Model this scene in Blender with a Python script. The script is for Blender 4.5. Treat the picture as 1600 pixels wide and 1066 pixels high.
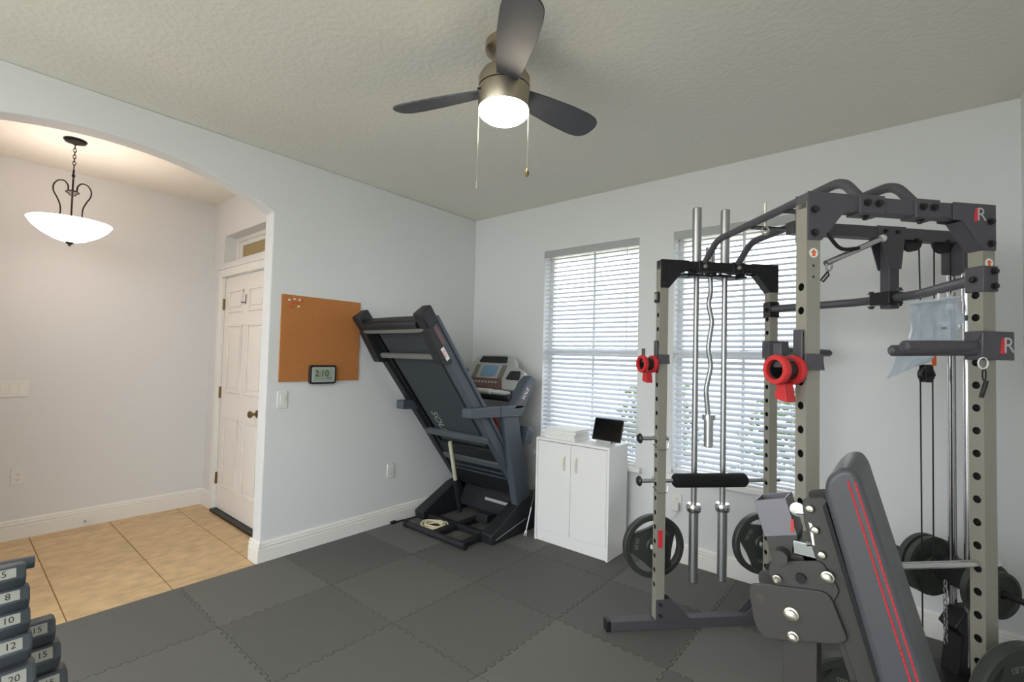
import bpy, bmesh, math, random
from mathutils import Vector, Matrix
random.seed(7)
PI = math.pi
S = bpy.context.scene
for o in list(bpy.data.objects): bpy.data.objects.remove(o)
COL = S.collection

# ------------------------------------------------------------------ camera
YAW, PITCH, ROLL = math.radians(39.684), math.radians(1.946), math.radians(1.4514)
cd = bpy.data.cameras.new('camera'); cam = bpy.data.objects.new('camera', cd); COL.objects.link(cam)
cd.sensor_width = 36; cd.lens = 16.641; cd.clip_start = 0.05
fw = Vector((-math.sin(YAW)*math.cos(PITCH), math.cos(YAW)*math.cos(PITCH), math.sin(PITCH)))
rt = Vector((math.cos(YAW), math.sin(YAW), 0)); up = rt.cross(fw)
r2 = rt*math.cos(ROLL)+up*math.sin(ROLL); u2 = -rt*math.sin(ROLL)+up*math.cos(ROLL)
m = Matrix((r2, u2, -fw)).transposed().to_4x4(); m.translation = Vector((3.2794, -3.3503, 1.3962))
cam.matrix_world = m
S.camera = cam

# ------------------------------------------------------------------ world, exposure
wd = bpy.data.worlds.new('sky'); S.world = wd; wd.use_nodes = True
bg = wd.node_tree.nodes['Background']; bg.inputs[0].default_value = (0.90, 0.95, 1.0, 1); bg.inputs[1].default_value = 2.9
S.view_settings.view_transform = 'Standard'; S.view_settings.look = 'None'
S.view_settings.exposure = 0.55; S.view_settings.gamma = 1; S.view_settings.use_curve_mapping = False

# ------------------------------------------------------------------ materials
def lin(c):
    return tuple(((v/255)/12.92 if v/255 <= .04045 else ((v/255+.055)/1.055)**2.4) for v in c)
MATS = {}
def mat(name, rgb, rough=.5, metal=0., bump=0., scale=60., emit=0., var=0., trans=0., coat=0., stretch=None, rand=0.):
    if name in MATS: return MATS[name]
    M = bpy.data.materials.new(name); M.use_nodes = True; nt = M.node_tree; N = nt.nodes; L = nt.links
    b = N['Principled BSDF']; c = lin(rgb)+(1,)
    b.inputs['Base Color'].default_value = c; b.inputs['Roughness'].default_value = rough; b.inputs['Metallic'].default_value = metal
    if coat: b.inputs['Coat Weight'].default_value = coat
    tc = None
    if bump or var:
        tc = N.new('ShaderNodeTexCoord'); mp = N.new('ShaderNodeMapping'); L.new(tc.outputs['Object'], mp.inputs[0])
        if stretch: mp.inputs['Scale'].default_value = stretch
        nz = N.new('ShaderNodeTexNoise'); nz.inputs['Scale'].default_value = scale; nz.inputs['Detail'].default_value = 5
        L.new(mp.outputs[0], nz.inputs['Vector'])
        if bump:
            bp = N.new('ShaderNodeBump'); bp.inputs['Strength'].default_value = bump; bp.inputs['Distance'].default_value = .004
            L.new(nz.outputs['Fac'], bp.inputs['Height']); L.new(bp.outputs[0], b.inputs['Normal'])
        if var:
            rp = N.new('ShaderNodeValToRGB')
            lo = [max(0, v*(1-var)) for v in c[:3]]; hi = [min(1, v*(1+var)) for v in c[:3]]
            rp.color_ramp.elements[0].position = .3; rp.color_ramp.elements[0].color = (*lo, 1)
            rp.color_ramp.elements[1].position = .7; rp.color_ramp.elements[1].color = (*hi, 1)
            L.new(nz.outputs['Fac'], rp.inputs[0]); out = rp.outputs[0]
            if rand:
                oi = N.new('ShaderNodeObjectInfo'); mr = N.new('ShaderNodeMapRange')
                mr.inputs['To Min'].default_value = 1-rand; mr.inputs['To Max'].default_value = 1+rand
                L.new(oi.outputs['Random'], mr.inputs[0])
                vm = N.new('ShaderNodeVectorMath'); vm.operation = 'SCALE'; L.new(out, vm.inputs[0]); L.new(mr.outputs[0], vm.inputs['Scale']); out = vm.outputs[0]
            L.new(out, b.inputs['Base Color'])
    if emit:
        b.inputs['Emission Color'].default_value = c; b.inputs['Emission Strength'].default_value = emit
    if trans:
        t = N.new('ShaderNodeBsdfTranslucent'); t.inputs[0].default_value = c; mx = N.new('ShaderNodeMixShader'); mx.inputs[0].default_value = trans
        L.new(b.outputs[0], mx.inputs[1]); L.new(t.outputs[0], mx.inputs[2]); L.new(mx.outputs[0], N['Material Output'].inputs[0])
    MATS[name] = M; return M
def glassy(name, rgb, fac, rough=.03):
    M = bpy.data.materials.new(name); M.use_nodes = True; nt = M.node_tree; N = nt.nodes; L = nt.links
    t = N.new('ShaderNodeBsdfTransparent'); t.inputs[0].default_value = (1, 1, 1, 1)
    g = N['Principled BSDF']; g.inputs['Base Color'].default_value = lin(rgb)+(1,); g.inputs['Roughness'].default_value = rough
    mx = N.new('ShaderNodeMixShader'); mx.inputs[0].default_value = fac
    L.new(t.outputs[0], mx.inputs[1]); L.new(g.outputs[0], mx.inputs[2]); L.new(mx.outputs[0], N['Material Output'].inputs[0])
    MATS[name] = M; return M

paint = mat('wall_paint', (226, 227, 226), .7, bump=.25, scale=90)
fpaint = paint
ceilm = mat('ceiling_paint', (236, 233, 222), .85, bump=.9, scale=38)
trimw = mat('white_trim', (238, 236, 230), .4)
doorw = mat('door_white', (240, 235, 228), .4)
brass = mat('aged_brass', (130, 112, 75), .35, 1)
foam = mat('foam_mat', (100, 100, 95), .75, bump=.35, scale=260, var=.10, rand=.18)
slab = mat('floor_slab', (70, 66, 60), .9)
grout = mat('grout', (150, 120, 80), .9)
ceram = mat('ceramic_tile', (206, 176, 130), .35, bump=.05, scale=13, var=.17, stretch=(1.3, .8, 1), rand=.05)
slatm = mat('blind_slat', (228, 234, 244), .45, trans=.12)
valm = mat('blind_valance', (176, 178, 177), .5)
glass = glassy('window_glass', (255, 255, 255), .05)
postm = mat('rack_post_grey', (146, 143, 131), .45, bump=.05, scale=300)
dark = mat('rack_charcoal', (80, 78, 84), .45, bump=.06, scale=300)
blackm = mat('black_metal', (30, 30, 32), .4)
blackmat = mat('matt_black', (22, 22, 24), .7)
chrome = mat('chrome', (215, 216, 218), .16, 1)
steel = mat('bar_steel', (186, 188, 188), .38, 1)
zinc = mat('zinc_bolt', (205, 200, 185), .3, 1)
iron = mat('plate_rubber', (52, 56, 50), .5, bump=.2, scale=180)
redp = mat('red_plastic', (205, 50, 52), .4)
orange = mat('orange_print', (240, 110, 50), .5)
redst = mat('red_print', (220, 50, 60), .5)
whitep = mat('white_print', (240, 240, 240), .5)
blackp = mat('black_print', (25, 25, 25), .5)
foamroll = mat('foam_roll', (14, 14, 15), .9, bump=.2, scale=150)
benchm = mat('bench_metal', (60, 57, 53), .45, bump=.08, scale=400)
leather = mat('bench_leather', (70, 72, 76), .38, bump=.08, scale=260)
redst2 = mat('red_thread', (200, 45, 55), .6)
nickel = mat('brushed_nickel', (178, 168, 150), .32, 1)
bladem = mat('fan_blade_grey', (74, 76, 82), .5, bump=.08, scale=30, var=.12, stretch=(1, 12, 1))
lampm = mat('lamp_diffuser', (255, 240, 215), .4, emit=26)
bowlm = mat('pendant_bowl', (255, 232, 220), .4, emit=8.5)
bronze = mat('dark_bronze', (34, 28, 26), .4, .6)
cork = mat('cork', (188, 122, 66), .9, bump=.3, scale=220, var=.12)
lamin = mat('white_laminate', (238, 237, 235), .4)
paper = mat('paper', (240, 239, 236), .8)
screenb = mat('black_screen', (8, 8, 9), .12)
lcdm = mat('lcd_grey', (158, 170, 150), .3)
tread = mat('treadmill_blue_grey', (76, 84, 94), .45)
treadd = mat('treadmill_black', (34, 36, 40), .5)
beltm = mat('treadmill_belt', (58, 64, 70), .8, bump=.1, scale=300)
silver = mat('console_silver', (184, 188, 186), .4, .2)
lcdb = mat('lcd_blue', (120, 160, 190), .3)
maroon = mat('button_panel', (118, 88, 84), .5)
cream = mat('cream_strut', (205, 203, 175), .5)
ropem = mat('cream_rope', (232, 222, 190), .8)
yellow = mat('yellow_print', (225, 170, 50), .5)
navy = mat('dumbbell_rubber', (66, 72, 78), .42, bump=.15, scale=200)
dumbtop = mat('dumbbell_grey_end', (138, 138, 128), .55)
plateb = mat('switch_white', (232, 231, 226), .4)
slot = mat('slot_dark', (70, 66, 60), .6)
leafm = mat('leaf_green', (98, 128, 62), .6, var=.3, scale=9, trans=.3)
grassm = mat('outside_grass', (176, 174, 162), .95, var=.15, scale=3)
bark = mat('bark', (90, 75, 60), .9)
olive = mat('transom_view', (170, 150, 105), .6)
bagm = glassy('clear_bag', (178, 192, 204), .58, .12)
tubec = glassy('clear_tube', (205, 212, 216), .55, .1)

# ------------------------------------------------------------------ mesh helpers
class MB:
    def __init__(s): s.v = []; s.f = []
    def add(s, vs, fs):
        n = len(s.v); s.v += [tuple(v) for v in vs]; s.f += [tuple(i+n for i in f) for f in fs]; return s
    def bx(s, x0, x1, y0, y1, z0, z1, M=None):
        vs = [Vector((x, y, z)) for z in (z0, z1) for y in (y0, y1) for x in (x0, x1)]
        if M: vs = [M @ v for v in vs]
        return s.add(vs, [(0, 2, 3, 1), (4, 5, 7, 6), (0, 1, 5, 4), (2, 6, 7, 3), (0, 4, 6, 2), (1, 3, 7, 5)])
    def prism(s, poly, ax, a, b, M=None):
        def P(u, v, w): return Vector({'x': (w, u, v), 'y': (u, w, v), 'z': (u, v, w)}[ax])
        n = len(poly); vs = [P(u, v, a) for u, v in poly]+[P(u, v, b) for u, v in poly]
        if M: vs = [M @ v for v in vs]
        return s.add(vs, [tuple(range(n-1, -1, -1)), tuple(range(n, 2*n))]+[(i, (i+1) % n, (i+1) % n+n, i+n) for i in range(n)])
    def cyl(s, p0, p1, r0, r1=None, n=16):
        return s.tube([p0, p1], r0, n, r_end=r1)
    def tube(s, path, r, n=10, closed=False, r_end=None, caps=True):
        P = [Vector(p) for p in path]; k = len(P); T = []
        for i in range(k):
            a = P[(i-1) % k] if (closed or i) else P[i]; b = P[(i+1) % k] if (closed or i < k-1) else P[i]
            T.append((b-a).normalized())
        q = Vector((0, 0, 1)) if abs(T[0].z) < .9 else Vector((1, 0, 0))
        nv = T[0].cross(q).normalized(); vs = []
        for i in range(k):
            nv = (nv-T[i]*nv.dot(T[i])).normalized(); bv = T[i].cross(nv)
            rr = r if r_end is None else r+(r_end-r)*i/max(1, k-1)
            if isinstance(r, (list, tuple)): rr = r[i]
            for j in range(n):
                a = 2*PI*j/n; vs.append(P[i]+(nv*math.cos(a)+bv*math.sin(a))*rr)
        fs = []
        for i in range(k if closed else k-1):
            i2 = (i+1) % k
            for j in range(n): fs.append((i*n+j, i*n+(j+1) % n, i2*n+(j+1) % n, i2*n+j))
        if caps and not closed: fs += [tuple(range(n-1, -1, -1)), tuple((k-1)*n+j for j in range(n))]
        return s.add(vs, fs)
    def lathe(s, prof, n=32, c=(0, 0, 0), M=None):
        vs = []; fs = []; k = len(prof)
        for r, z in prof:
            for j in range(n):
                a = 2*PI*j/n; vs.append(Vector((r*math.cos(a), r*math.sin(a), z)))
        if M: vs = [M @ v for v in vs]
        vs = [v+Vector(c) for v in vs]
        for i in range(k-1):
            for j in range(n): fs.append((i*n+j, i*n+(j+1) % n, (i+1)*n+(j+1) % n, (i+1)*n+j))
        if prof[0] == prof[-1]: return s.add(vs, fs)
        if prof[0][0] > 1e-6: fs.append(tuple(range(n-1, -1, -1)))
        if prof[-1][0] > 1e-6: fs.append(tuple((k-1)*n+j for j in range(n)))
        return s.add(vs, fs)
def arc(c, r, a0, a1, k, plane='xz', off=0.):
    o = []
    for i in range(k+1):
        a = math.radians(a0+(a1-a0)*i/k); u, v = c[0]+r*math.cos(a), c[1]+r*math.sin(a)
        o.append({'xz': (u, off, v), 'xy': (u, v, off), 'yz': (off, u, v)}[plane])
    return o
def rounded(path, rad, k=5):
    P = [Vector(p) for p in path]; o = [P[0]]
    for i in range(1, len(P)-1):
        a = (P[i-1]-P[i]); b = (P[i+1]-P[i]); ra = min(rad, a.length*.49, b.length*.49)
        s0 = P[i]+a.normalized()*ra; s1 = P[i]+b.normalized()*ra
        for t in range(k+1):
            t /= k; o.append(s0*(1-t)**2+P[i]*2*t*(1-t)+s1*t*t)
    return o+[P[-1]]
def rpoly(poly, rad, k=3):
    o = []; n = len(poly)
    for i in range(n):
        p = Vector(poly[i]); a = Vector(poly[i-1])-p; b = Vector(poly[(i+1) % n])-p; r = min(rad, a.length*.45, b.length*.45)
        for t in range(k+1):
            t /= k; s0 = p+a.normalized()*r; s1 = p+b.normalized()*r; o.append(tuple(s0*(1-t)**2+p*2*t*(1-t)+s1*t*t))
    return o
def obj(name, mb, material, parent=None, bevel=0., loc=None, sm=35, seg=2, recalc=True):
    me = bpy.data.meshes.new(name); me.from_pydata(mb.v, [], mb.f)
    if recalc:
        b = bmesh.new(); b.from_mesh(me); bmesh.ops.remove_doubles(b, verts=b.verts, dist=1e-6)
        bmesh.ops.recalc_face_normals(b, faces=b.faces); b.to_mesh(me); b.free()
    me.shade_smooth(); me.set_sharp_from_angle(angle=math.radians(sm))
    me.materials.append(material)
    o = bpy.data.objects.new(name, me); COL.objects.link(o)
    if parent: o.parent = parent
    if loc: o.location = loc
    if bevel:
        bv = o.modifiers.new('bevel', 'BEVEL'); bv.width = bevel; bv.segments = seg; bv.limit_method = 'ANGLE'; bv.angle_limit = math.radians(40)
    return o
def tag(o, label, cat, group=None):
    o['label'] = label; o['category'] = cat
    if group: o['group'] = group
    return o
def thing(name, label, cat, loc=(0, 0, 0), rotz=0., group=None):
    o = bpy.data.objects.new(name, None); COL.objects.link(o); o.location = loc; o.rotation_euler = (0, 0, rotz); o.empty_display_size = .05
    return tag(o, label, cat, group)
def struct(o): o['kind'] = 'structure'; return o
def copyo(o, parent, loc=None, rot=None):
    c = o.copy(); COL.objects.link(c); c.parent = parent
    if loc is not None: c.location = loc
    if rot is not None: c.rotation_euler = rot
    return c
def text(name, s, size, material, parent, M, depth=.0006, align='CENTER'):
    cu = bpy.data.curves.new(name, 'FONT'); cu.body = s; cu.size = size; cu.extrude = depth; cu.align_x = align; cu.align_y = 'CENTER'; cu.resolution_u = 3
    t = bpy.data.objects.new(name+'_c', cu); COL.objects.link(t)
    bpy.context.view_layer.update()
    me = bpy.data.meshes.new_from_object(t.evaluated_get(bpy.context.evaluated_depsgraph_get()))
    bpy.data.objects.remove(t); bpy.data.curves.remove(cu)
    me.name = name; me.materials.clear(); me.materials.append(material)
    me.transform(M)
    o = bpy.data.objects.new(name, me); COL.objects.link(o); o.parent = parent
    return o
def frame(o, x, y):   # matrix with text x-axis, y-axis at origin o
    x = Vector(x).normalized(); y = Vector(y); y = (y-x*y.dot(x)).normalized(); z = x.cross(y)
    M = Matrix((x, y, z)).transposed().to_4x4(); M.translation = Vector(o); return M

H = 2.74; XR = 3.724; YB = -4.6; T = .12
# ------------------------------------------------------------------ the setting
fl = struct(obj('floor', MB().bx(-1.8, XR+.1, YB, .16, -.16, -.016), slab))
# foyer ceramic tiles
P = .455; xs = [-.15-P*k for k in range(5)]; ys = [-1.97-P*k for k in range(7)]
gr = MB().bx(-1.673, .0, YB, -1.77, -.0155, -.0135); obj('grout_bed', gr, grout, fl)
xe = [0.0]+xs; ye = [-1.77]+ys
for i in range(len(xe)-1):
    for j in range(len(ye)-1):
        x1, x0 = xe[i]-.003, max(xe[i+1]+.003, -1.67); y1, y0 = ye[j]-.003, max(ye[j+1]+.003, YB)
        if x1-x0 < .02 or y1-y0 < .02: continue
        obj('floor_tile', MB().bx(x0, x1, y0, y1, -.0150, -.0105), ceram, fl, bevel=.0015)
# interlocking foam mats
mats = thing('foam_floor_mat', 'dark grey interlocking foam puzzle mats covering the gym floor', 'floor mat', (0, 0, 0))
mx = [.012+.609*k for k in range(7)]; mx[-1] = XR-.02
my = [-.018]+[-.58-.607*k for k in range(7)]; my[-1] = YB+.1
TE = .015; NT = 11
def edge(a, b, axis, fixed, teeth, gap=0.):
    pts = []
    if not teeth: return [(a, fixed), (b, fixed)] if axis == 'x' else [(fixed, a), (fixed, b)]
    n = NT*2; 
    lo, hi = min(a, b), max(a, b); seq = []
    for i in range(n):
        t0 = lo+(hi-lo)*i/n; t1 = lo+(hi-lo)*(i+1)/n; o = TE*.5 if i % 2 else -TE*.5
        if i in (0, n-1): o = 0
        e = .003-gap if i % 2 else -.003+gap
        if i in (0, n-1): e = 0
        seq += [(t0-e*(i > 0), o), (t1+e*(i < n-1), o)]
    if a > b: seq.reverse()
    return [(t, fixed+o) if axis == 'x' else (fixed+o, t) for t, o in seq]
for i in range(6):
    for j in range(len(my)-1):
        x0, x1, y1, y0 = mx[i], mx[i+1], my[j], my[j+1]
        poly = edge(x0, x1, 'x', y0, j < len(my)-2, -.001)+edge(y0, y1, 'y', x1, i < 5, .001)+edge(x1, x0, 'x', y1, j > 0, .001)+edge(y1, y0, 'y', x0, i > 0, -.001)
        cx, cy = (x0+x1)/2, (y0+y1)/2; out = []
        for p in poly:
            q = ((p[0]-cx)*.9950, (p[1]-cy)*.9950)
            if not out or (abs(q[0]-out[-1][0])+abs(q[1]-out[-1][1])) > 1e-5: out.append(q)
        if abs(out[0][0]-out[-1][0])+abs(out[0][1]-out[-1][1]) < 1e-5: out.pop()
        obj('mat_tile', MB().prism(out, 'z', -.0145, 0), foam, mats, loc=(cx, cy, 0))
# ceiling
struct(obj('ceiling', MB().bx(-1.8, XR+.1, YB, .16, H, H+.1), ceilm))
# left wall with the arch
AY0, AY1, ZS, RISE = -3.655, -1.953, 2.335, .20
hw = (AY1-AY0)/2; Rr = (hw*hw+RISE*RISE)/(2*RISE); cyc = (AY0+AY1)/2; zc = ZS+RISE-Rr
a0 = math.degrees(math.asin(hw/Rr))
ap = [(cyc+Rr*math.sin(math.radians(a0-2*a0*i/28)), zc+Rr*math.cos(math.radians(a0-2*a0*i/28))) for i in range(29)]
poly = [(.0, -.016), (.0, H), (YB, H), (YB, -.016), (AY0, -.016)]+ap[::-1]+[(AY1, -.016)]
wl = struct(obj('wall_left', MB().prism(poly, 'x', -T, 0), paint, sm=20, bevel=.006))
# back wall with two openings
WX = [(.85, 1.73), (2.0, 2.885)]; WZ0, WZ1 = .60, 2.33
wb = MB()
ex = [-T]+[v for w in WX for v in w]+[XR+.1]
for i in range(0, len(ex), 2): wb.bx(ex[i], ex[i+1], 0, .16, -.016, H)
for a, b in WX: wb.bx(a, b, 0, .16, -.016, WZ0); wb.bx(a, b, 0, .16, WZ1, H)
struct(obj('wall_back', wb, paint))
struct(obj('wall_right', MB().bx(XR, XR+.1, YB, 0, -.016, H), paint))
# foyer walls
FX, FY = -1.673, -1.768
struct(obj('wall_foyer_far', MB().bx(FX-.1, FX, YB, FY, -.016, H), paint))
DX0, DX1, DZ = -1.385, -.465, 2.035; TX0, TX1, TZ0, TZ1 = -1.40, -.45, 2.165, 2.41
wf = MB(); wf.bx(FX-.1, DX0-.015, FY, FY+.16, -.016, H); wf.bx(DX1+.015, -T, FY, FY+.16, -.016, H)
wf.bx(DX0-.015, DX1+.015, FY, FY+.16, DZ+.01, TZ0); wf.bx(DX0-.015, DX1+.015, FY, FY+.16, TZ1, H)
struct(obj('wall_foyer_door', wf, paint))
struct(obj('foyer_rear_sky_block', MB().bx(FX, -T, YB, YB+.1, -.016, H), paint))  # unseen wall added to keep sky light out, leaving the foyer to the pendant
struct(obj('eave_sky_block', MB().bx(-2, XR+.6, .16, .85, 2.42, 2.52), trimw))  # unseen overhang, added to cut off the upper sky and darken the slats
# baseboards
def bbprof(): return [(0, -.012), (.016, -.012), (.016, .082), (.010, .086), (.010, .090), (.015, .093), (.015, .104), (.009, .108), (.009, .112), (.011, .116), (.008, .126), (.004, .132), (0, .132)]
def bb_y(name, x, y0, y1, s=1): return struct(obj(name, MB().prism([(x+s*u, v) for u, v in bbprof()], 'y', y0, y1), trimw))
def bb_x(name, y, x0, x1, s=-1): return struct(obj(name, MB().prism([(y+s*u, v) for u, v in bbprof()], 'x', x0, x1), trimw))
bb_y('baseboard_left', 0, AY1, -.0); bb_x('baseboard_back', 0, 0.017, XR); bb_y('baseboard_right', XR, YB, -.017, -1)
bb_x('baseboard_jamb', AY1, -T-.016, 0.016); bb_y('baseboard_foyer_far', FX, YB, FY); bb_x('baseboard_foyer_door', FY, FX+.017, DX0-.075)
bb_y('baseboard_left_near', 0, YB, AY0+.016); 
# windows: frame, sash rails, pane, sill
for n, (a, b) in enumerate(WX, 1):
    f = MB(); y0, y1 = .095, .135
    f.bx(a, a+.035, y0, y1, WZ0, WZ1); f.bx(b-.035, b, y0, y1, WZ0, WZ1); f.bx(a+.035, b-.035, y0, y1, WZ0, WZ0+.04); f.bx(a+.035, b-.035, y0, y1, WZ1-.04, WZ1)
    w = struct(obj('window_%d' % n, f, trimw, bevel=.003))
    obj('meeting_rail', MB().bx(a+.035, b-.035, .088, .14, 1.44, 1.485), trimw, w, bevel=.003)
    c = (a+b)/2
    obj('muntin', MB().bx(c-.009, c+.009, .105, .125, WZ0+.04, 1.44), trimw, w); obj('muntin', MB().bx(c-.009, c+.009, .105, .125, 1.485, WZ1-.04), trimw, w)
    obj('pane', MB().bx(a+.035, b-.035, .113, .117, WZ0+.04, 1.44), glass, w); obj('pane', MB().bx(a+.035, b-.035, .113, .117, 1.485, WZ1-.04), glass, w)
    struct(obj('trim_%d' % n, MB().bx(a-.05, b+.05, -.045, .09, WZ0-.035, WZ0+.004), trimw, bevel=.006))
    # blind
    bl = thing('window_blind', ['white slatted blind in the window behind the white cabinet', 'white slatted blind in the window behind the barbells and rack'][n-1], 'blind', (c, .03, WZ0), group=None)
    hwid = (b-a)/2-.004
    obj('valance', MB().bx(-hwid-.006, hwid+.006, -.036, -.026, WZ1-.058-WZ0, WZ1-.002-WZ0), valm, bl, bevel=.003)
    obj('headrail', MB().bx(-hwid, hwid, -.024, .03, WZ1-.045-WZ0, WZ1-.003-WZ0), trimw, bl)
    pitch = .0375; prof = [(-.0245, -.0012), (-.012, .0022), (0, .0034), (.012, .0022), (.0245, -.0012), (.012, .0002), (0, .0014), (-.012, .0002)]
    ta = math.radians(28); prof = [(u*math.cos(ta)-v*math.sin(ta), u*math.sin(ta)+v*math.cos(ta)) for u, v in prof]
    first = None; nsl = int((WZ1-.075-WZ0-.012)/pitch)
    for k in range(nsl):
        z = WZ1-.075-k*pitch-WZ0
        if first is None: first = obj('slat', MB().prism(prof, 'x', -hwid+.004, hwid-.004), slatm, bl, loc=(0, 0, z))
        else: copyo(first, bl, (0, 0, z))
    zb = WZ1-.075-nsl*pitch-WZ0-.018
    obj('bottom_rail', MB().bx(-hwid+.004, hwid-.004, -.024, .024, zb-.004, zb+.010), slatm, bl, bevel=.003)
    for sx in (-.30, 0, .30):
        for sy in (-.026, .026): obj('ladder_cord', MB().cyl((sx, sy, zb), (sx, sy, WZ1-.05-WZ0), .0012, n=5), trimw, bl)
    obj('tilt_wand', MB().cyl((hwid-.09, -.034, WZ1-.06-WZ0), (hwid-.088, -.036, .82), .003, n=6), trimw, bl)
    for dx, zz in ((-.36, .55), (-.35, .40)):
        obj('pull_cord', MB().cyl((dx, -.034, zz+.02), (dx, -.031, WZ1-.06-WZ0), .0012, n=5), trimw, bl)
        obj('tassel', MB().lathe([(.003, .03), (.006, .02), (.008, 0), (0, 0)], 8, (dx, -.034, zz)), trimw, bl)
# front door with casing, transom
dr = struct(obj('door_1', MB().bx(DX0, DX1, FY+.02, FY+.06, .012, DZ-.004), doorw, bevel=.002))
cs = MB()
for x0, x1 in ((DX0-.07, DX0-.004), (DX1+.004, DX1+.07)): cs.bx(x0, x1, FY-.018, FY+.02, -.012, DZ+.004)
cs.bx(DX0-.07, DX1+.07, FY-.018, FY+.02, DZ+.004, DZ+.072)
cs.bx(DX0-.085, DX1+.085, FY-.026, FY, DZ+.072, DZ+.088)
struct(obj('trim_3', cs, trimw, bevel=.004))
pw = .30; px = [DX0+.105, DX1-.105-pw]
def panel(x0, z0, x1, z1):
    g = MB(); t = .022
    for a, b, c, d in ((x0, x1, z0, z0+t), (x0, x1, z1-t, z1), (x0, x0+t, z0+t, z1-t), (x1-t, x1, z0+t, z1-t)): g.bx(a, b, FY+.010, FY+.0205, c, d)
    pn = obj('panel', g, doorw, dr, bevel=.006)
    obj('panel_field', MB().bx(x0+.045, x1-.045, FY+.013, FY+.0205, z0+.045, z1-.045), doorw, dr, bevel=.005)
for x in px:
    panel(x, 1.72, x+pw, 1.95-.03); panel(x, 1.03, x+pw, 1.62); panel(x, .21, x+pw, .83)
obj('threshold', MB().bx(DX0-.004, DX1+.004, FY-.03, FY+.06, -.012, .010), bronze, dr)
for z in (.27, 1.02, 1.80): obj('hinge', MB().bx(DX0-.012, DX0+.004, FY+.002, FY+.022, z-.05, z+.05), brass, dr, bevel=.002)
kx = DX1-.07
kn = obj('door_knob', MB().lathe([(.0, 0), (.03, 0), (.03, .006), (.011, .012), (.011, .035), (.026, .045), (.028, .06), (.018, .068), (0, .07)], 20, (-.62, FY+.02, .90), Matrix.Rotation(PI/2, 3, 'X')), brass, dr)
hk = MB().cyl((-.93, FY+.018, 1.86), (-.93, FY+.016, 1.78), .004, n=6); hk.tube([(-.93, FY+.016, 1.80), (-.955, FY-.0, 1.79), (-.965, FY-.005, 1.80)], .004, 6)
obj('wreath_hook', hk, slot, dr)
tf = MB(); yy0, yy1 = FY+.10, FY+.14; t = .035
for a, b, c, d in ((TX0, TX1, TZ0, TZ0+t), (TX0, TX1, TZ1-t, TZ1), (TX0, TX0+t, TZ0+t, TZ1-t), (TX1-t, TX1, TZ0+t, TZ1-t)): tf.bx(a, b, yy0, yy1, c, d)
t2 = .07
for a, b, c, d in ((TX0, TX1, TZ0, TZ0+t2), (TX0, TX1, TZ1-t2, TZ1), (TX0, TX0+t2, TZ0+t2, TZ1-t2), (TX1-t2, TX1, TZ0+t2, TZ1-t2)): tf.bx(a, b, yy0+.02, yy1, c, d)
tw = struct(obj('window_3', tf, trimw, bevel=.003))
obj('pane', MB().bx(TX0+t2, TX1-t2, yy1-.012, yy1-.008, TZ0+t2, TZ1-t2), olive, tw)
# outdoors
gd = obj('outside_ground', MB().bx(-30, 30, -30, 30, -.30, -.18), grassm); struct(gd)
def bush(x, y, w, h, label, n):
    b = thing('garden_bush', label, 'bush', (x, y, -.18), 0, 'bushes outside the windows')
    st = MB()
    for k in range(7):
        a = 2*PI*k/7; st.tube([(0, 0, 0), (.3*w*math.cos(a)*.5, .2*w*math.sin(a), h*.5), (.8*w*.5*math.cos(a), .35*w*math.sin(a), h*.85)], .012, 5)
    obj('stems', st, bark, b)
    lv = MB(); rn = random.Random(n)
    for k in range(n):
        a = rn.uniform(0, 2*PI); r = math.sqrt(rn.random()); zz = h*(.08+.95*rn.random()); rr = r*(1-.35*(zz/h)**2)
        c = Vector((w*.5*rr*math.cos(a), .34*w*rr*math.sin(a), zz)); d = Vector((rn.uniform(-1, 1), rn.uniform(-1, 1), rn.uniform(-.6, .8))).normalized()
        e = d.cross(Vector((rn.uniform(-1, 1), rn.uniform(-1, 1), 1))).normalized(); l = rn.uniform(.05, .09); q = l*.32
        lv.add([c, c+d*l*.5+e*q, c+d*l, c+d*l*.5-e*q], [(0, 1, 2, 3)])
    o = obj('leaves', lv, leafm, b, recalc=False); o['kind'] = 'stuff'
bush(1.42, 1.15, .95, 1.30, 'leafy green bush outside the window behind the white cabinet', 1500)
bush(2.90, 1.25, 1.75, 1.35, 'wide green bush outside the window behind the rack', 2300)

# ------------------------------------------------------------------ wall fittings
def outlet(name, label, loc, rotz, group=None, plug=False):
    t = thing(name, label, 'outlet', loc, rotz, group)     # local: plate faces -y
    obj('cover_plate', MB().bx(-.035, .035, -.006, 0, -.057, .057), plateb, t, bevel=.003)
    for z in (.02, -.02):
        if plug and z < 0: continue
        f = obj('socket', MB().prism(rpoly([(-.017, z-.014), (.017, z-.014), (.017, z+.014), (-.017, z+.014)], .008), 'y', -.0085, -.006), plateb, t)
        sl = MB(); sl.bx(-.008, -.006, -.0092, -.0084, z-.003, z+.006); sl.bx(.006, .008, -.0092, -.0084, z-.003, z+.006); sl.cyl((0, -.0092, z-.008), (0, -.0084, z-.008), .0025, n=8)
        obj('slots', sl, slot, f)
    return t
outlet('wall_outlet', 'white duplex outlet low on the wall beside the folded treadmill', (0, -.932, .43), PI/2)
outlet('wall_outlet', 'white duplex outlet low on the far entry hall wall', (FX, -2.956, .44), PI/2)
t = outlet('wall_outlet', 'white outlet with a plugged-in adapter behind the rack', (2.045, 0, .41), 0, plug=True)
ad = thing('plug_adapter', 'white plug-in adapter in the outlet behind the rack', 'adapter', (2.045, -.0065, .385))
obj('body', MB().bx(-.024, .024, -.034, 0, -.035, .025), plateb, ad, bevel=.006)
obj('cable', MB().tube(rounded([(0, -.02, -.034), (0, -.022, -.07), (-.08, -.02, -.12), (-.14, -.016, -.30)], .05), .0025, 6), plateb, ad)
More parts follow.
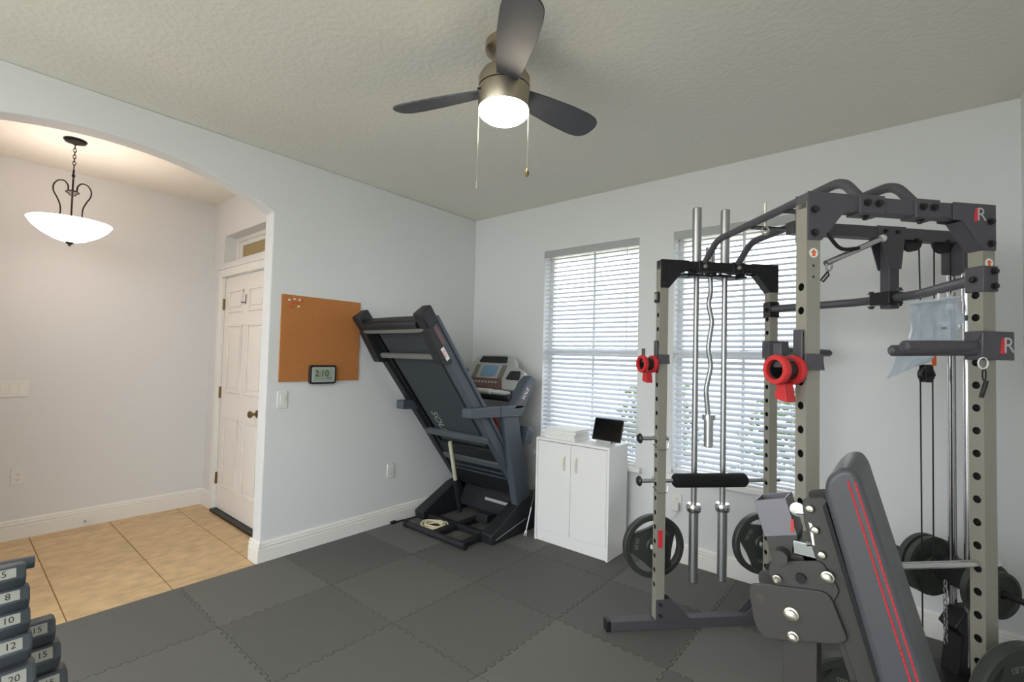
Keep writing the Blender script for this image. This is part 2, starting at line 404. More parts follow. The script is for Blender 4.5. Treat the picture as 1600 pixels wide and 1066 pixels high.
def switch(label, loc, n, cat='light switch'):
    t = thing('light_switch', label, cat, loc, PI/2); w = .035+.023*(n-1)
    obj('cover_plate', MB().bx(-w, w, -.006, 0, -.058, .058), plateb, t, bevel=.003)
    for k in range(n):
        x = (k-(n-1)/2)*.046
        obj('rocker', MB().prism([(-.006, -.034), (-.0075, -.034), (-.0115, .034), (-.006, .034)], 'x', x-.0155, x+.0155), trimw, t, bevel=.001)
switch('white single light switch below the cork board', (0, -1.845, 1.063), 1)
switch('white triple light switch plate on the far entry hall wall', (FX, -3.005, 1.075), 3)
ds = thing('door_stop', 'small metal door stop on the entry hall baseboard', 'door stop', (FX+.016, -2.573, .03))
obj('stem', MB().cyl((0, 0, 0), (.05, 0, 0), .006, n=8), brass, ds); obj('tip', MB().cyl((.05, 0, 0), (.062, 0, 0), .011, n=10), plateb, ds)
# cork board, pins, clock
cb = tag(obj('cork_board', MB().bx(0.001, .011, -1.879, -1.271, 1.187, 1.789), cork, bevel=.001), 'square frameless cork board on the white wall', 'cork board')
for k, (y, z, c) in enumerate([(-1.83, 1.752, 'w'), (-1.795, 1.760, 'w'), (-1.76, 1.758, 'w'), (-1.735, 1.75, 'r'), (-1.80, 1.735, 'r'), (-1.775, 1.733, 'r'), (-1.765, 1.712, 'w'), (-1.815, 1.705, 'r')]):
    pn = thing('push_pin', ('leftmost white push pin', 'second white push pin from the left', 'rightmost white push pin of the top row', 'rightmost red push pin', 'left one of two touching red push pins', 'right one of two touching red push pins', 'lowest white push pin', 'lowest red push pin')[k]+' on the cork board', 'push pin', (.011, y, z), 0, 'white push pins on the cork board' if c == 'w' else 'red push pins on the cork board')
    obj('head', MB().lathe([(.006, 0), (.004, .003), (.003, .008), (.0055, .012), (0, .012)], 8, M=Matrix.Rotation(PI/2, 3, 'Y')), whitep if c == 'w' else redst, pn)
ck = thing('digital_clock', 'small black digital clock on the lower edge of the cork board', 'clock', (.0115, -1.571, 1.235))
obj('case', MB().prism(rpoly([(-.102, -.068), (.102, -.068), (.102, .068), (-.102, .068)], .02), 'x', 0, .022), blackm, ck, bevel=.003)
obj('bezel', MB().prism(rpoly([(-.088, -.054), (.088, -.054), (.088, .054), (-.088, .054)], .012), 'x', .0215, .0235), silver, ck)
sc = obj('screen', MB().bx(.0234, .0245, -.068, .068, -.042, .042), lcdm, ck)
text('digits', '2:10', .062, blackp, sc, frame((.0248, -.012, .006), (0, 1, 0), (0, 0, 1)), .0002)
text('small_digits', '78 %', .02, blackp, sc, frame((.0248, .045, -.026), (0, 1, 0), (0, 0, 1)), .0002)

# ------------------------------------------------------------------ ceiling fan
fan = thing('ceiling_fan', 'brushed nickel ceiling fan with three dark blades and a lit lamp', 'ceiling fan', (1.973, -1.87, H))
obj('canopy', MB().lathe([(.0, 0), (.075, 0), (.085, -.012), (.085, -.045), (.06, -.06), (0, -.06)], 36), nickel, fan)
obj('downrod', MB().lathe([(.0, -.055), (.045, -.055), (.05, -.11), (.06, -.12), (0, -.12)], 24), nickel, fan)
obj('motor_housing', MB().lathe([(0, -.115), (.06, -.115), (.095, -.14), (.109, -.165), (.109, -.205), (0, -.205)], 40), nickel, fan)
obj('groove', MB().lathe([(0, -.204), (.104, -.204), (.104, -.212), (0, -.212)], 40), blackm, fan)
sh = obj('switch_housing', MB().lathe([(0, -.211), (.109, -.211), (.109, -.29), (.106, -.296), (0, -.296)], 40), nickel, fan)
obj('reverse_switch', MB().bx(-.01, .01, -.004, .004, -.003, .003, Matrix.Translation((-.045, -.102, -.235)) @ Matrix.Rotation(.4, 4, 'Z')), blackm, sh)
obj('lamp', MB().lathe([(0, -.29), (.104, -.292), (.106, -.30), (.102, -.318), (.085, -.332), (.05, -.341), (0, -.344)], 40), lampm, fan)
for k in range(3):
    a = math.radians(78+120*k); n = 16; vs = []; top = []
    prof = [(.085, .040), (.10, .046), (.20, .060), (.34, .073), (.45, .076), (.505, .069), (.532, .050), (.545, .024)]
    poly = [(r, w) for r, w in prof]+[(r, -w) for r, w in prof[::-1]]
    M = Matrix.Translation((0, 0, -.208)) @ Matrix.Rotation(a, 4, 'Z') @ Matrix.Rotation(math.radians(-15), 4, 'X')
    bdo = obj('blade', MB().prism(rpoly(poly, .02, 2), 'z', -.004, .004), bladem, fan, bevel=.0015); bdo.matrix_local = M
for (x, y, zb, wood) in ((-.078, -.071, 2.11, 0), (.078, .071, 2.17, 1)):
    zz = zb-H; pc = obj('pull_chain', MB().cyl((x, y, -.30), (x, y, zz+.02), .0013, n=6), zinc, fan)
    if wood: obj('chain_drop', MB().lathe([(0, .028), (.003, .024), (.009, .006), (.009, 0), (.004, -.008), (0, -.008)], 12, (x, y, zz)), brass, pc)
    else: obj('chain_drop', MB().lathe([(0, .02), (.004, .02), (.004, -.012), (0, -.012)], 10, (x, y, zz)), zinc, pc)
# ------------------------------------------------------------------ pendant lamp
pd = thing('pendant_lamp', 'dark bronze pendant lamp with a glowing white glass bowl', 'pendant lamp', (-.884, -2.846, H))
obj('canopy', MB().lathe([(0, 0), (.058, 0), (.060, -.006), (.052, -.018), (.02, -.026), (.008, -.034), (0, -.034)], 32), bronze, pd)
zl = -.034
for k in range(7):
    c = MB(); ring = [(.0075*math.cos(2*PI*i/12), 0, .0145*math.sin(2*PI*i/12)) for i in range(12)]
    if k % 2: ring = [(0, x, z) for x, _, z in ring]
    obj('chain_link', MB().tube([(x, y, z+zl-.0125-k*.0215) for x, y, z in ring], .0022, 6, closed=True), bronze, pd)
obj('ring', MB().tube([(.019*math.cos(2*PI*i/20), 0, -.212+.019*math.sin(2*PI*i/20)) for i in range(20)], .0032, 8, closed=True), bronze, pd)
obj('stem', MB().lathe([(0, -.228), (.008, -.228), (.009, -.24), (.005, -.25), (.005, -.54), (0, -.54)], 12), bronze, pd)
obj('hub', MB().lathe([(0, -.33), (.012, -.33), (.034, -.342), (.036, -.348), (.022, -.358), (.012, -.37), (0, -.37)], 24), bronze, pd)
for k in range(3):
    a = math.radians(-7+120*k)
    pts = [(.022, -.335), (.024, -.300), (.045, -.272), (.075, -.275), (.094, -.305), (.092, -.345), (.072, -.39), (.056, -.44), (.055, -.50), (.062, -.548)]
    # smooth with catmull-rom
    sm = []
    for i in range(len(pts)-1):
        p0, p1, p2, p3 = pts[max(i-1, 0)], pts[i], pts[i+1], pts[min(i+2, len(pts)-1)]
        for tt in (0, .25, .5, .75):
            sm.append(tuple(.5*((2*p1[q])+(-p0[q]+p2[q])*tt+(2*p0[q]-5*p1[q]+4*p2[q]-p3[q])*tt*tt+(-p0[q]+3*p1[q]-3*p2[q]+p3[q])*tt**3) for q in (0, 1)))
    sm.append(pts[-1])
    obj('scroll_arm', MB().tube([(r*1.12*math.cos(a), r*1.12*math.sin(a), z) for r, z in sm], .0042, 8), bronze, pd)
obj('glass_bowl', MB().lathe([(.200, -.541), (.207, -.541), (.208, -.546), (.185, -.580), (.14, -.620), (.08, -.655), (.03, -.672), (0, -.674), (0, -.668), (.03, -.666), (.08, -.648), (.14, -.612), (.18, -.576), (.200, -.545)], 48), bowlm, pd)
obj('finial', MB().lathe([(0, -.672), (.022, -.672), (.02, -.68), (.008, -.688), (.009, -.694), (0, -.70)], 16), bronze, pd)

# ------------------------------------------------------------------ white cabinet, papers, tablet
CX0, CX1, CYF, CYB, CZ = 1.075, 1.705, -.365, -.085, .782
cab = thing('storage_cabinet', 'white two-door cabinet standing under the window', 'cabinet', ((CX0+CX1)/2, (CYF+CYB)/2, 0))
hx, hy = (CX1-CX0)/2, (CYB-CYF)/2
obj('side_panel', MB().bx(-hx, -hx+.018, -hy, hy, 0, CZ-.018), lamin, cab, bevel=.001); obj('side_panel', MB().bx(hx-.018, hx, -hy, hy, 0, CZ-.018), lamin, cab, bevel=.001)
obj('top', MB().bx(-hx, hx, -hy, hy, CZ-.018, CZ), lamin, cab, bevel=.001)
obj('back_panel', MB().bx(-hx+.018, hx-.018, hy-.006, hy, .07, CZ-.018), lamin, cab)
obj('bottom_shelf', MB().bx(-hx+.018, hx-.018, -hy+.024, hy-.006, .07, .088), lamin, cab)
obj('plinth', MB().bx(-hx+.018, hx-.018, -hy+.012, -hy+.024, 0, .088), lamin, cab)
for sx in (-1, 1):
    x0, x1 = sorted((sx*.0015, sx*(hx-.020)))
    d = obj('door', MB().bx(x0, x1, -hy+.001, -hy+.017, .092, CZ-.022), lamin, cab, bevel=.001)
    hxp = sx*.052
    obj('handle', MB().tube(rounded([(hxp, -hy+.003, .675), (hxp, -hy-.022, .66), (hxp, -hy-.026, .62), (hxp, -hy-.022, .58), (hxp, -hy+.003, .565)], .02), .006, 8), mat('handle_cream', (240, 236, 215), .4), d)
for k in range(7):
    y = random.uniform(-.006, .006); a = random.uniform(-.05, .05); M = Matrix.Translation((1.27+random.uniform(-.008, .008), -.23+y, 0)) @ Matrix.Rotation(a, 4, 'Z')
    z0 = CZ+k*.0112; s = .14 if k < 6 else .13
    o = obj('paper_bundle', MB().bx(-s, s, -.105, .105, 0, .0105), paper, bevel=.002); o.matrix_world = Matrix.Translation((0, 0, z0+.0003)) @ M
    tag(o, 'white paper bundle piled on the cabinet, '+('lowest', 'second from the bottom', 'third from the bottom', 'middle one', 'third from the top', 'second from the top', 'topmost')[k], 'paper', 'paper bundles piled on the cabinet')
tb = thing('tablet', 'black tablet propped on a stand on the white cabinet', 'tablet', (1.585, -.20, CZ+.001), math.radians(-4))
M = Matrix.Rotation(math.radians(-16), 4, 'X')
obj('body', MB().prism(rpoly([(-.122, .012), (.122, .012), (.122, .178), (-.122, .178)], .010), 'y', -.004, .004, M), blackm, tb, bevel=.001)
obj('screen', MB().bx(-.115, .115, -.0046, -.0040, .02, .17, M), screenb, tb)
st = MB().bx(-.06, .06, -.035, .055, 0, .006); st.bx(-.06, .06, -.032, -.026, .004, .02); st.bx(-.04, .04, .034, .040, .0, .075, Matrix.Rotation(math.radians(-8), 4, 'X'))
obj('stand', st, silver, tb)

# ------------------------------------------------------------------ folded treadmill
TX = .50
tm = thing('treadmill', 'grey folded-up treadmill leaning over its frame in the room corner', 'treadmill', (TX, -.4, 0))
def tl(x, y, z): return (x-TX, y+.4, z)
OFF = Matrix.Translation((-TX, .4, 0))
def base_cover(xa, xb):
    poly = [(-.70, .005), (-.71, .075), (-.66, .10), (-.35, .255), (-.22, .285), (-.08, .27), (-.03, .16), (-.03, .005)]
    b = obj('base_cover', MB().prism(poly, 'x', xa, xb, OFF), treadd, tm, bevel=.008)
    xo = xb if xb > .5 else xa; s = 1 if xb > .5 else -1
    obj('accent_strip', MB().prism([(-.66, .03), (-.30, .105), (-.30, .110), (-.66, .036)], 'x', min(xo, xo+s*.002), max(xo, xo+s*.002), OFF), silver, b)
base_cover(.83, .94); base_cover(.055, .165)
# floor frame
r = .022; ff = MB()
obj('front_bar', MB().cyl(tl(.16, -.885, .028), tl(.85, -.885, .028), .024, n=14), treadd, tm)
for x in (.175, .835): obj('transport_wheel', MB().cyl(tl(x-.016, -.885, .028), tl(x+.016, -.885, .028), .028, n=18), blackm, tm)
obj('frame_tube', MB().bx(.47, .53, -.87, -.12, .012, .048, OFF), treadd, tm, bevel=.004)
obj('frame_tube', MB().bx(.78, .825, -.87, -.12, .012, .048, OFF), treadd, tm, bevel=.004)
obj('frame_tube', MB().bx(.17, .83, -.66, -.61, .012, .05, OFF), treadd, tm, bevel=.004)
obj('frame_tube', MB().bx(.17, .83, -.16, -.10, .012, .07, OFF), treadd, tm, bevel=.004)
obj('motor_cover', MB().prism([(-.30, .06), (-.12, .06), (-.06, .14), (-.06, .26), (-.16, .30), (-.22, .24)], 'x', .17, .83, OFF), treadd, tm, bevel=.01)
obj('motor_box', MB().bx(.58, .70, -.50, -.40, .05, .12, OFF), treadd, tm, bevel=.006)
obj('pale_strip', MB().bx(.50, .82, -.312, -.302, .165, .19, OFF), silver, tm, bevel=.002)
# masts, rails
for xa, xb in ((.865, .93), (.105, .165)):
    yo = 0 if xa > .5 else .13
    poly = [(-.395+yo, .20), (-.21+yo, .20), (-.425, .965), (-.60, .965)]
    mo = obj('mast', MB().prism(poly, 'x', xa, xb, OFF), tread, tm, bevel=.01)
    obj('handrail', MB().prism(rpoly([(-.965, .955), (-.40, .925), (-.34, 1.0), (-.38, 1.02), (-.965, 1.025)], .012), 'x', xa-.012, xb+.012, OFF), tread, tm, bevel=.01)
    obj('rail_seam', MB().bx(xa-.0135, xb+.0135, -.645, -.64, .94, 1.022, OFF), blackm, tm)
    s = 1 if xa > .5 else -1; xo = xb+.012 if s > 0 else xa-.012
    # console arm rising from the rail to the console end
    arm = obj('console_arm', MB().prism([(-.50, .985), (-.36, .985), (-.22, 1.16), (-.20, 1.22), (-.26, 1.25), (-.34, 1.20)], 'x', xa-.012, xb+.012, OFF), tread, tm, bevel=.012)
    obj('arm_sticker', MB().prism([(-.42, 1.03), (-.38, 1.03), (-.275, 1.17), (-.30, 1.185)], 'x', min(xo, xo+s*.001), max(xo, xo+s*.001), OFF), maroon, arm)
    if s > 0: text('sticker_letters', 'SOLE', .048, whitep, arm, OFF @ frame((xo+.0012, -.345, 1.105), (0, .62, .78), (0, -.78, .62)), .0003)
# red side reflector between deck rail and mast
obj('gas_strut_cover', MB().tube([tl(.84, -.60, .93), tl(.84, -.50, .72)], [.014, .008], 10), redp, tm)
obj('wiring_box', MB().prism([(-.33, .70), (-.26, .70), (-.24, .80), (-.30, .84)], 'x', .72, .95, OFF), tread, tm, bevel=.01)
# console
cM = OFF @ Matrix.Translation((.455, -.30, 1.19)) @ Matrix.Rotation(math.radians(-32), 4, 'X') @ Matrix.Scale(1.15, 4)   # local x across, z up the panel, -y toward the user
body = rpoly([(-.33, -.07), (.33, -.07), (.35, .08), (.31, .11), (.235, .13), (.19, .215), (.13, .235), (-.13, .235), (-.19, .215), (-.235, .13), (-.31, .11), (-.35, .08)], .03)
con = obj('console', MB().prism(body, 'y', -.0, .07, cM), silver, tm, bevel=.012)
obj('display_window', MB().prism(rpoly([(-.145, .155), (.145, .155), (.13, .212), (-.13, .212)], .012), 'y', -.006, .0, cM), screenb, con, bevel=.002)
obj('lcd_screen', MB().bx(-.075, .075, -.005, 0, .035, .130, cM), lcdb, con, bevel=.002)
for x in (-.135, .135): obj('key_strip', MB().bx(x-.022, x+.022, -.004, 0, .02, .135, cM), mat('key_grey', (120, 122, 112), .5), con)
kp = obj('button_panel', MB().prism(rpoly([(-.20, -.065), (.20, -.065), (.16, .015), (-.16, .015)], .01), 'y', -.008, 0, cM), maroon, con)
for k in range(8): obj('button', MB().bx(-.125+k*.034, -.105+k*.034, -.013, -.008, -.028, -.012, cM), silver, kp, bevel=.002)
for x in (-.265, .265): obj('tray', MB().prism(rpoly([(x-.070, .015), (x+.062, .015), (x+.045, .088), (x-.050, .088)], .015), 'y', -.007, .0, cM), treadd, con, bevel=.002)
obj('lower_housing', MB().bx(.14, .87, -.46, -.30, 1.04, 1.10, OFF), treadd, tm, bevel=.02)
obj('heart_rate_bar', MB().tube(rounded([tl(.20, -.42, 1.10), tl(.24, -.56, 1.12), tl(.78, -.56, 1.12), tl(.83, -.42, 1.10)], .06), .02, 12), silver, tm)
for x in (.34, .69): obj('grip_pad', MB().cyl(tl(x-.07, -.56, 1.12), tl(x+.07, -.56, 1.12), .0225, n=14), mat('grip_light', (215, 215, 205), .4), tm)
obj('safety_key', MB().bx(.45, .50, -.50, -.47, 1.10, 1.12, OFF), redp, tm, bevel=.003)
# deck folded up, s along the deck, t from underside inward
dM = OFF @ frame((TX, -.291, .257), (1, 0, 0), (0, -.6115, .791))    # x across, y along the deck, z = x cross y -> points to underside
zn = Vector((1, 0, 0)).cross(Vector((0, -.6115, .791)))
sg = 1 if zn.dot(Vector((0, -.791, -.6115))) > 0 else -1
def dbox(name, x0, x1, s0, s1, t0, t1, m_, parent=None, bevel=.004):
    z = sorted((sg*-t0, sg*-t1)); return obj(name, MB().bx(x0-TX, x1-TX, s0, s1, z[0], z[1], dM), m_, parent or tm, bevel=bevel)
deck = dbox('deck_board', .17, .82, .0, 1.70, .05, .085, treadd)
dbox('running_belt', .235, .755, .52, 1.66, .028, .05, beltm, deck)
for x0, x1 in ((.105, .17), (.82, .885)):
    rl = dbox('side_rail', x0, x1, -.02, 1.72, .0, .075, tread if x0 > .5 else treadd); dbox('foot_rail', x0-.012, x1+.012, .02, 1.70, .078, .105, tread, bevel=.006)
    dbox('inner_channel', x0+.064 if x0 < .5 else x0-.04, x0+.104 if x0 < .5 else x0, .05, 1.60, .02, .05, blackm, bevel=.002)
    # end cap with side fairing
    ec = dbox('end_cap', x0-.015, x1+.008, 1.66, 1.79, -.02, .092, treadd, bevel=.012)
    xa, xb = (x0-.01, x1+.005)
    fa = obj('roller_fairing', MB().prism(rpoly([(1.36, sg*.0), (1.40, sg*.055), (1.66, sg*.03), (1.70, sg*-.02), (1.36, sg*-.03)], .015), 'x', xa-TX, xb-TX, dM), treadd, tm, bevel=.006)
    if x0 > .5:
        dbox('logo_red', x1+.0052, x1+.0064, 1.51, 1.65, .02, .05, maroon, fa, bevel=0)
        dbox('logo_white', x1+.0062, x1+.0072, 1.40, 1.50, -.012, .020, whitep, fa, bevel=0)
        text('badge_letters', 'F63', .035, redst, fa, dM @ frame((x1+.0075-TX, 1.45, sg*.004), (0, -1, 0), (0, 0, sg*-1)), .0003)
dbox('end_roller', .19, .80, 1.69, 1.74, -.005, .05, treadd, bevel=.015)
obj('roller', MB().cyl(dM @ Vector((.19-TX, 1.70, sg*.01)), dM @ Vector((.80-TX, 1.70, sg*.01)), .026, n=16), treadd, tm)
barg = mat('deck_bar_grey', (120, 120, 116), .5)
dbox('cross_bar', .15, .84, 1.645, 1.672, -.028, .0, barg); dbox('cross_bar', .15, .84, 1.415, 1.45, -.022, .005, barg)
dbox('cross_bar', .13, .86, .60, .655, -.01, .02, mat('deck_bar_dark', (88, 94, 98), .5)); dbox('cross_bar', .17, .82, .31, .37, .0, .03, mat('deck_bar_dark', (88, 94, 98), .5))
dbox('lower_panel', .17, .82, -.02, .50, .015, .045, treadd); dbox('panel_rib', .2, .80, .18, .19, .008, .016, tread, bevel=0); dbox('panel_rib', .2, .80, .235, .245, .008, .016, tread, bevel=0)
dbox('caution_sticker', .765, .80, 1.57, 1.63, .016, .0195, yellow, deck, bevel=0); dbox('caution_sticker', .735, .79, 1.47, 1.53, .016, .0195, yellow, deck, bevel=0)
for x, s in ((.34, .745), ): text('belt_letters', 'SOLE', .105, mat('belt_print', (160, 168, 160), .6), deck, dM @ frame((x-TX, s-.02, sg*-.0272), (0, -1, 0), (sg*1., 0, 0)), .0004)
for x, s in ((.105, 1.38), (.885, 1.38)): obj('bolt', MB().cyl(dM @ Vector((x-.004-TX, s, sg*-.02)), dM @ Vector((x+.004-TX, s, sg*-.02)), .01, n=10), zinc, tm)
# lift strut
p1 = Vector(tl(.40, -.645, .685)); p2 = Vector(tl(.31, -.42, .05)); pm = p1.lerp(p2, .53)
obj('strut_sleeve', MB().cyl(p1, pm, .017, n=14), cream, tm); obj('strut_rod', MB().cyl(pm, p2, .021, n=14), treadd, tm)
# coil of rope, power cord, loose gas strut
rp = MB(); pts = []
for i in range(150):
    a = 2*PI*i/24; k = i/24; rr = .082+.018*math.sin(k*1.9); pts.append((rr*1.25*math.cos(a), rr*math.sin(a), .008+.0055*k+.004*math.sin(3*a+k)))
tag(obj('coiled_cord', MB().tube(pts, .0075, 7), ropem, loc=(.36, -.755, .0)), 'cream coiled cord lying in the treadmill floor frame', 'cord')
pcd = obj('power_cord', MB().tube(rounded([tl(.08, -.60, .012), tl(.05, -.75, .008), tl(.035, -.89, .008)], .05), .006, 8), blackmat, tm)
obj('plug', MB().bx(.02, .05, -.935, -.89, 0.0, .022, OFF), blackmat, pcd, bevel=.004)
gs = thing('gas_strut', 'loose black gas strut leaning between treadmill and cabinet', 'gas strut', (1.0, -.375, .004))
dv = Vector((.0, .13, .36)).normalized()
q0 = Vector((0, 0, .028)); obj('rod', MB().cyl(q0, q0+dv*.20, .005, n=10), steel, gs); obj('cylinder', MB().cyl(q0+dv*.19, q0+dv*.375, .0095, n=12), blackm, gs)
fk = MB(); fk.cyl(q0-dv*.004, q0+dv*.014, .009, n=10); fk.tube([q0+Vector((.007, 0, 0)), q0+Vector((.008, -.009, -.026))], .0035, 6); fk.tube([q0-Vector((.007, 0, 0)), q0+Vector((-.008, -.009, -.026))], .0035, 6)
obj('fork_tip', fk, plateb, gs)

# ------------------------------------------------------------------ power rack (local x = depth, y = width, z up)
PHI = math.radians(46.834); RO = Vector((3.0458, -1.6418, 0)); RM = Matrix.Translation(RO) @ Matrix.Rotation(PHI, 4, 'Z')
w, D, W, RH = .046, .678, 1.0936, 1.936
def onrack(name, label, cat, d, c, z, group=None): return thing(name, label, cat, RM @ Vector((d, c, z)), PHI, group)
rk = onrack('power_rack', 'grey power rack with charcoal beams standing at an angle in the corner', 'power rack', 0, 0, 0)
def post(x0, y0, z0, z1, name='upright', hz=None, parent=None):
    hz = hz or [1.64-.0745*k for k in range(20)]
    V = []; F = []; MI = []
    def quad(vs, mi=0):
        n = len(V); V.extend(vs); F.append(tuple(range(n, n+len(vs)))); MI.append(mi)
    x1, y1 = x0+w, y0+w
    for y in (y0, y1): quad([(x0, y, z0), (x1, y, z0), (x1, y, z1), (x0, y, z1)])
    quad([(x0, y0, z1), (x1, y0, z1), (x1, y1, z1), (x0, y1, z1)]); quad([(x0, y0, z0), (x1, y0, z0), (x1, y1, z0), (x0, y1, z0)])
    yc = (y0+y1)/2; hs = .03; r = .0125; n = 16; hz = sorted(hz)
    def sq(i):
        k = (i/n*8+1) % 8
        a = 2*PI*i/n; u, v = math.cos(a), math.sin(a); m_ = max(abs(u), abs(v)); return u/m_, v/m_
    for x in (x0, x1):
        cur = z0
        for z in hz:
            quad([(x, y0, cur), (x, y1, cur), (x, y1, z-hs), (x, y0, z-hs)]); cur = z+hs
            for i in range(n):
                a, b = sq(i), sq(i+1); A = 2*PI*i/n; B = 2*PI*(i+1)/n
                quad([(x, yc+a[0]*w/2, z+a[1]*hs), (x, yc+b[0]*w/2, z+b[1]*hs), (x, yc+r*math.cos(B), z+r*math.sin(B)), (x, yc+r*math.cos(A), z+r*math.sin(A))])
        quad([(x, y0, cur), (x, y1, cur), (x, y1, z1), (x, y0, z1)])
    for z in hz:
        for i in range(n):
            A = 2*PI*i/n; B = 2*PI*(i+1)/n
            quad([(x0, yc+r*math.cos(A), z+r*math.sin(A)), (x0, yc+r*math.cos(B), z+r*math.sin(B)), (x1, yc+r*math.cos(B), z+r*math.sin(B)), (x1, yc+r*math.cos(A), z+r*math.sin(A))], 1)
    me = bpy.data.meshes.new(name); me.from_pydata(V, [], F); me.materials.append(postm); me.materials.append(blackm)
    for p_, mi in zip(me.polygons, MI): p_.material_index = mi
    o = bpy.data.objects.new(name, me); COL.objects.link(o); o.parent = parent or rk; return o
UA = post(0, 0, .05, RH-.03); UB = post(D-w, 0, .05, RH-.03); UC = post(0, W-w, .05, RH-.03); UD = post(D-w, W-w, .05, RH-.03)
bolt0 = None
def bolt(p, axis, parent, r=.0085, m_=blackm, h=.011):
    global bolt0
    key = 'bolt'
    M = {'-y': Matrix.Rotation(PI/2, 4, 'X'), '-x': Matrix.Rotation(-PI/2, 4, 'Y'), 'x': Matrix.Rotation(PI/2, 4, 'Y'), 'y': Matrix.Rotation(-PI/2, 4, 'X'), 'z': Matrix(), '-z': Matrix.Rotation(PI, 4, 'X')}[axis]
    b = obj('bolt', MB().lathe([(0, 0), (r*1.5, 0), (r*1.5, h*.25), (r, h*.3), (r, h), (r*.6, h*1.15), (0, h*1.15)], 8), m_, parent)
    b.matrix_local = Matrix.Translation(p) @ M; return b
for c0, nm in ((0, 'AB'), (W-w, 'CD')):
    tb_ = obj('top_beam', MB().bx(0, D, c0, c0+w, RH-.05, RH), dark if c0 == 0 else blackm, rk, bevel=.003)
    mm = dark if c0 == 0 else blackm
    gl = [(0, RH+.002), (.16, RH+.002), (.16, RH-.055), (.125, RH-.058), (.048, RH-.15), (0, RH-.15)]
    grr = [(D-a, b) for a, b in gl]
    for gp, sgn in ((gl, 1), (grr, -1)):
        g = obj('gusset', MB().prism(gp, 'y', c0-.005, c0-.0005).prism(gp, 'y', c0+w+.0005, c0+w+.005), mm, rk, bevel=.0015)
        x0, x1 = (.125, .048) if sgn > 0 else (D-.125, D-.048)
        obj('gusset_web', MB().prism([(x0, RH-.057), (x1, RH-.15), (x1-.004*sgn, RH-.15), (x0-.004*sgn, RH-.057)], 'y', c0, c0+w), mm, rk)
        xb = .022 if sgn > 0 else D-.022
        for zz in (RH-.055, RH-.128): bolt((xb, c0-.005, zz), '-y', g)
    ft = obj('floor_foot', MB().bx(-.25, D+.10, c0, c0+w+.004, .0, .052), dark, rk, bevel=.003)
    for x in (-.25, D+.10): obj('foot_cap', MB().bx(x-.012, x+.012, c0-.002, c0+w+.006, .0, .055), blackm, ft, bevel=.003)
    for sgn, xx in ((1, w), (-1, D-w)):
        gp = [(xx-sgn*w, .045), (xx+sgn*.135, .045), (xx+sgn*.135, .06), (xx+sgn*.035, .155), (xx-sgn*w, .155)]
        fg = obj('foot_gusset', MB().prism(gp, 'y', c0-.005, c0-.0005).prism(gp, 'y', c0+w+.0045, c0+w+.009), dark, rk, bevel=.0015)
        for zz in (.075, .13): bolt((xx-sgn*w/2, c0-.005, zz), '-y', fg, .006)
obj('rear_floor_beam', MB().bx(D-.048, D-.002, w, W-w, 0, .05), dark, rk, bevel=.003)
# brackets on the near beam
for d in (.225, .425):
    b = obj('beam_bracket', MB().bx(d-.045, d+.045, -.005, w+.005, RH-.056, RH+.005), dark, rk, bevel=.003)
    for dx in (-.02, .02): bolt((d+dx, -.005, RH-.022), '-y', b)
    bolt((d, w/2, RH-.056), '-z', b, .008)
for d in (.25, .445):
    b = obj('beam_bracket', MB().bx(d-.035, d+.035, W-w-.005, W+.005, RH-.054, RH+.004), blackm, rk, bevel=.003)
    bolt((d, W-w-.005, RH-.025), '-y', b, .008, zinc)
# pull-up bars
for dA, dC in ((.215, .25), (.41, .44)):
    pth = rounded([(dA, .03, RH), (dA, .10, 2.025), (dC, .93, 2.025), (dC, W-.05, RH)], .05, 6)
    obj('pull_up_bar', MB().tube(pth, .0165, 14), dark, rk)
obj('cross_plate', MB().bx(.24, .44, .60, .64, 2.003, 2.009), blackm, rk); obj('cross_plate', MB().bx(.22, .42, .36, .40, 2.003, 2.009), blackm, rk)
eb = MB().cyl((.24, .538, 1.985), (.24, .538, 2.09), .004, n=8); eb.tube([(.24+.016*math.cos(2*PI*i/16), .538, 1.970+.016*math.sin(2*PI*i/16)) for i in range(16)], .004, 6, closed=True)
obj('eye_bolt', eb, zinc, rk)
# arrow stickers on the uprights
def sticker(d):
    o = obj('arrow_sticker', MB().cyl((d, -.0005, 0), (d, -.0012, 0), .015, n=24), whitep, rk); o.location = (0, 0, 1.745)
    obj('arrow', MB().prism([(d-.011, .001), (d, .011), (d+.011, .001), (d+.005, .001), (d+.005, -.010), (d-.005, -.010), (d-.005, .001)], 'y', -.0016, -.0011), orange, o)
sticker(w/2); sticker(D-w/2)
for z in (1.705, 1.67): obj('small_hole', MB().cyl((w/2, -.0008, z), (w/2, .001, z), .004, n=10), blackm, rk)
def logo(parent, d, z, c, h=.042):
    k = h/.042
    obj('logo_red', MB().prism([(d-.020*k, z-.021*k), (d-.014*k, z+.021*k), (d+.004*k, z+.021*k), (d-.001*k, z-.021*k)], 'y', c-.001, c-.0002), redst, parent)
    text('logo_letter', 'R', h*1.45, mat('logo_grey', (190, 190, 192), .4), parent, frame((d+.008*k, c-.0012, z), (1, 0, .0), (.12, 0, 1)), .0002)
logo(rk, D-.065, RH-.035, -.005)
# red label and rep timer on the far left upright
obj('red_label', MB().bx(.008, .032, W-w-.0012, W-w-.0002, .42, .51), redst, rk)
tmr = onrack('gym_timer', 'small black timer stuck to the far left rack upright', 'timer', 0, W-.023, 1.735)
obj('case', MB().bx(-.016, -.0005, -.022, .022, -.028, .03), blackm, tmr, bevel=.006); obj('screen', MB().bx(-.0168, -.016, -.014, .014, -.012, .02), lcdm, tmr)
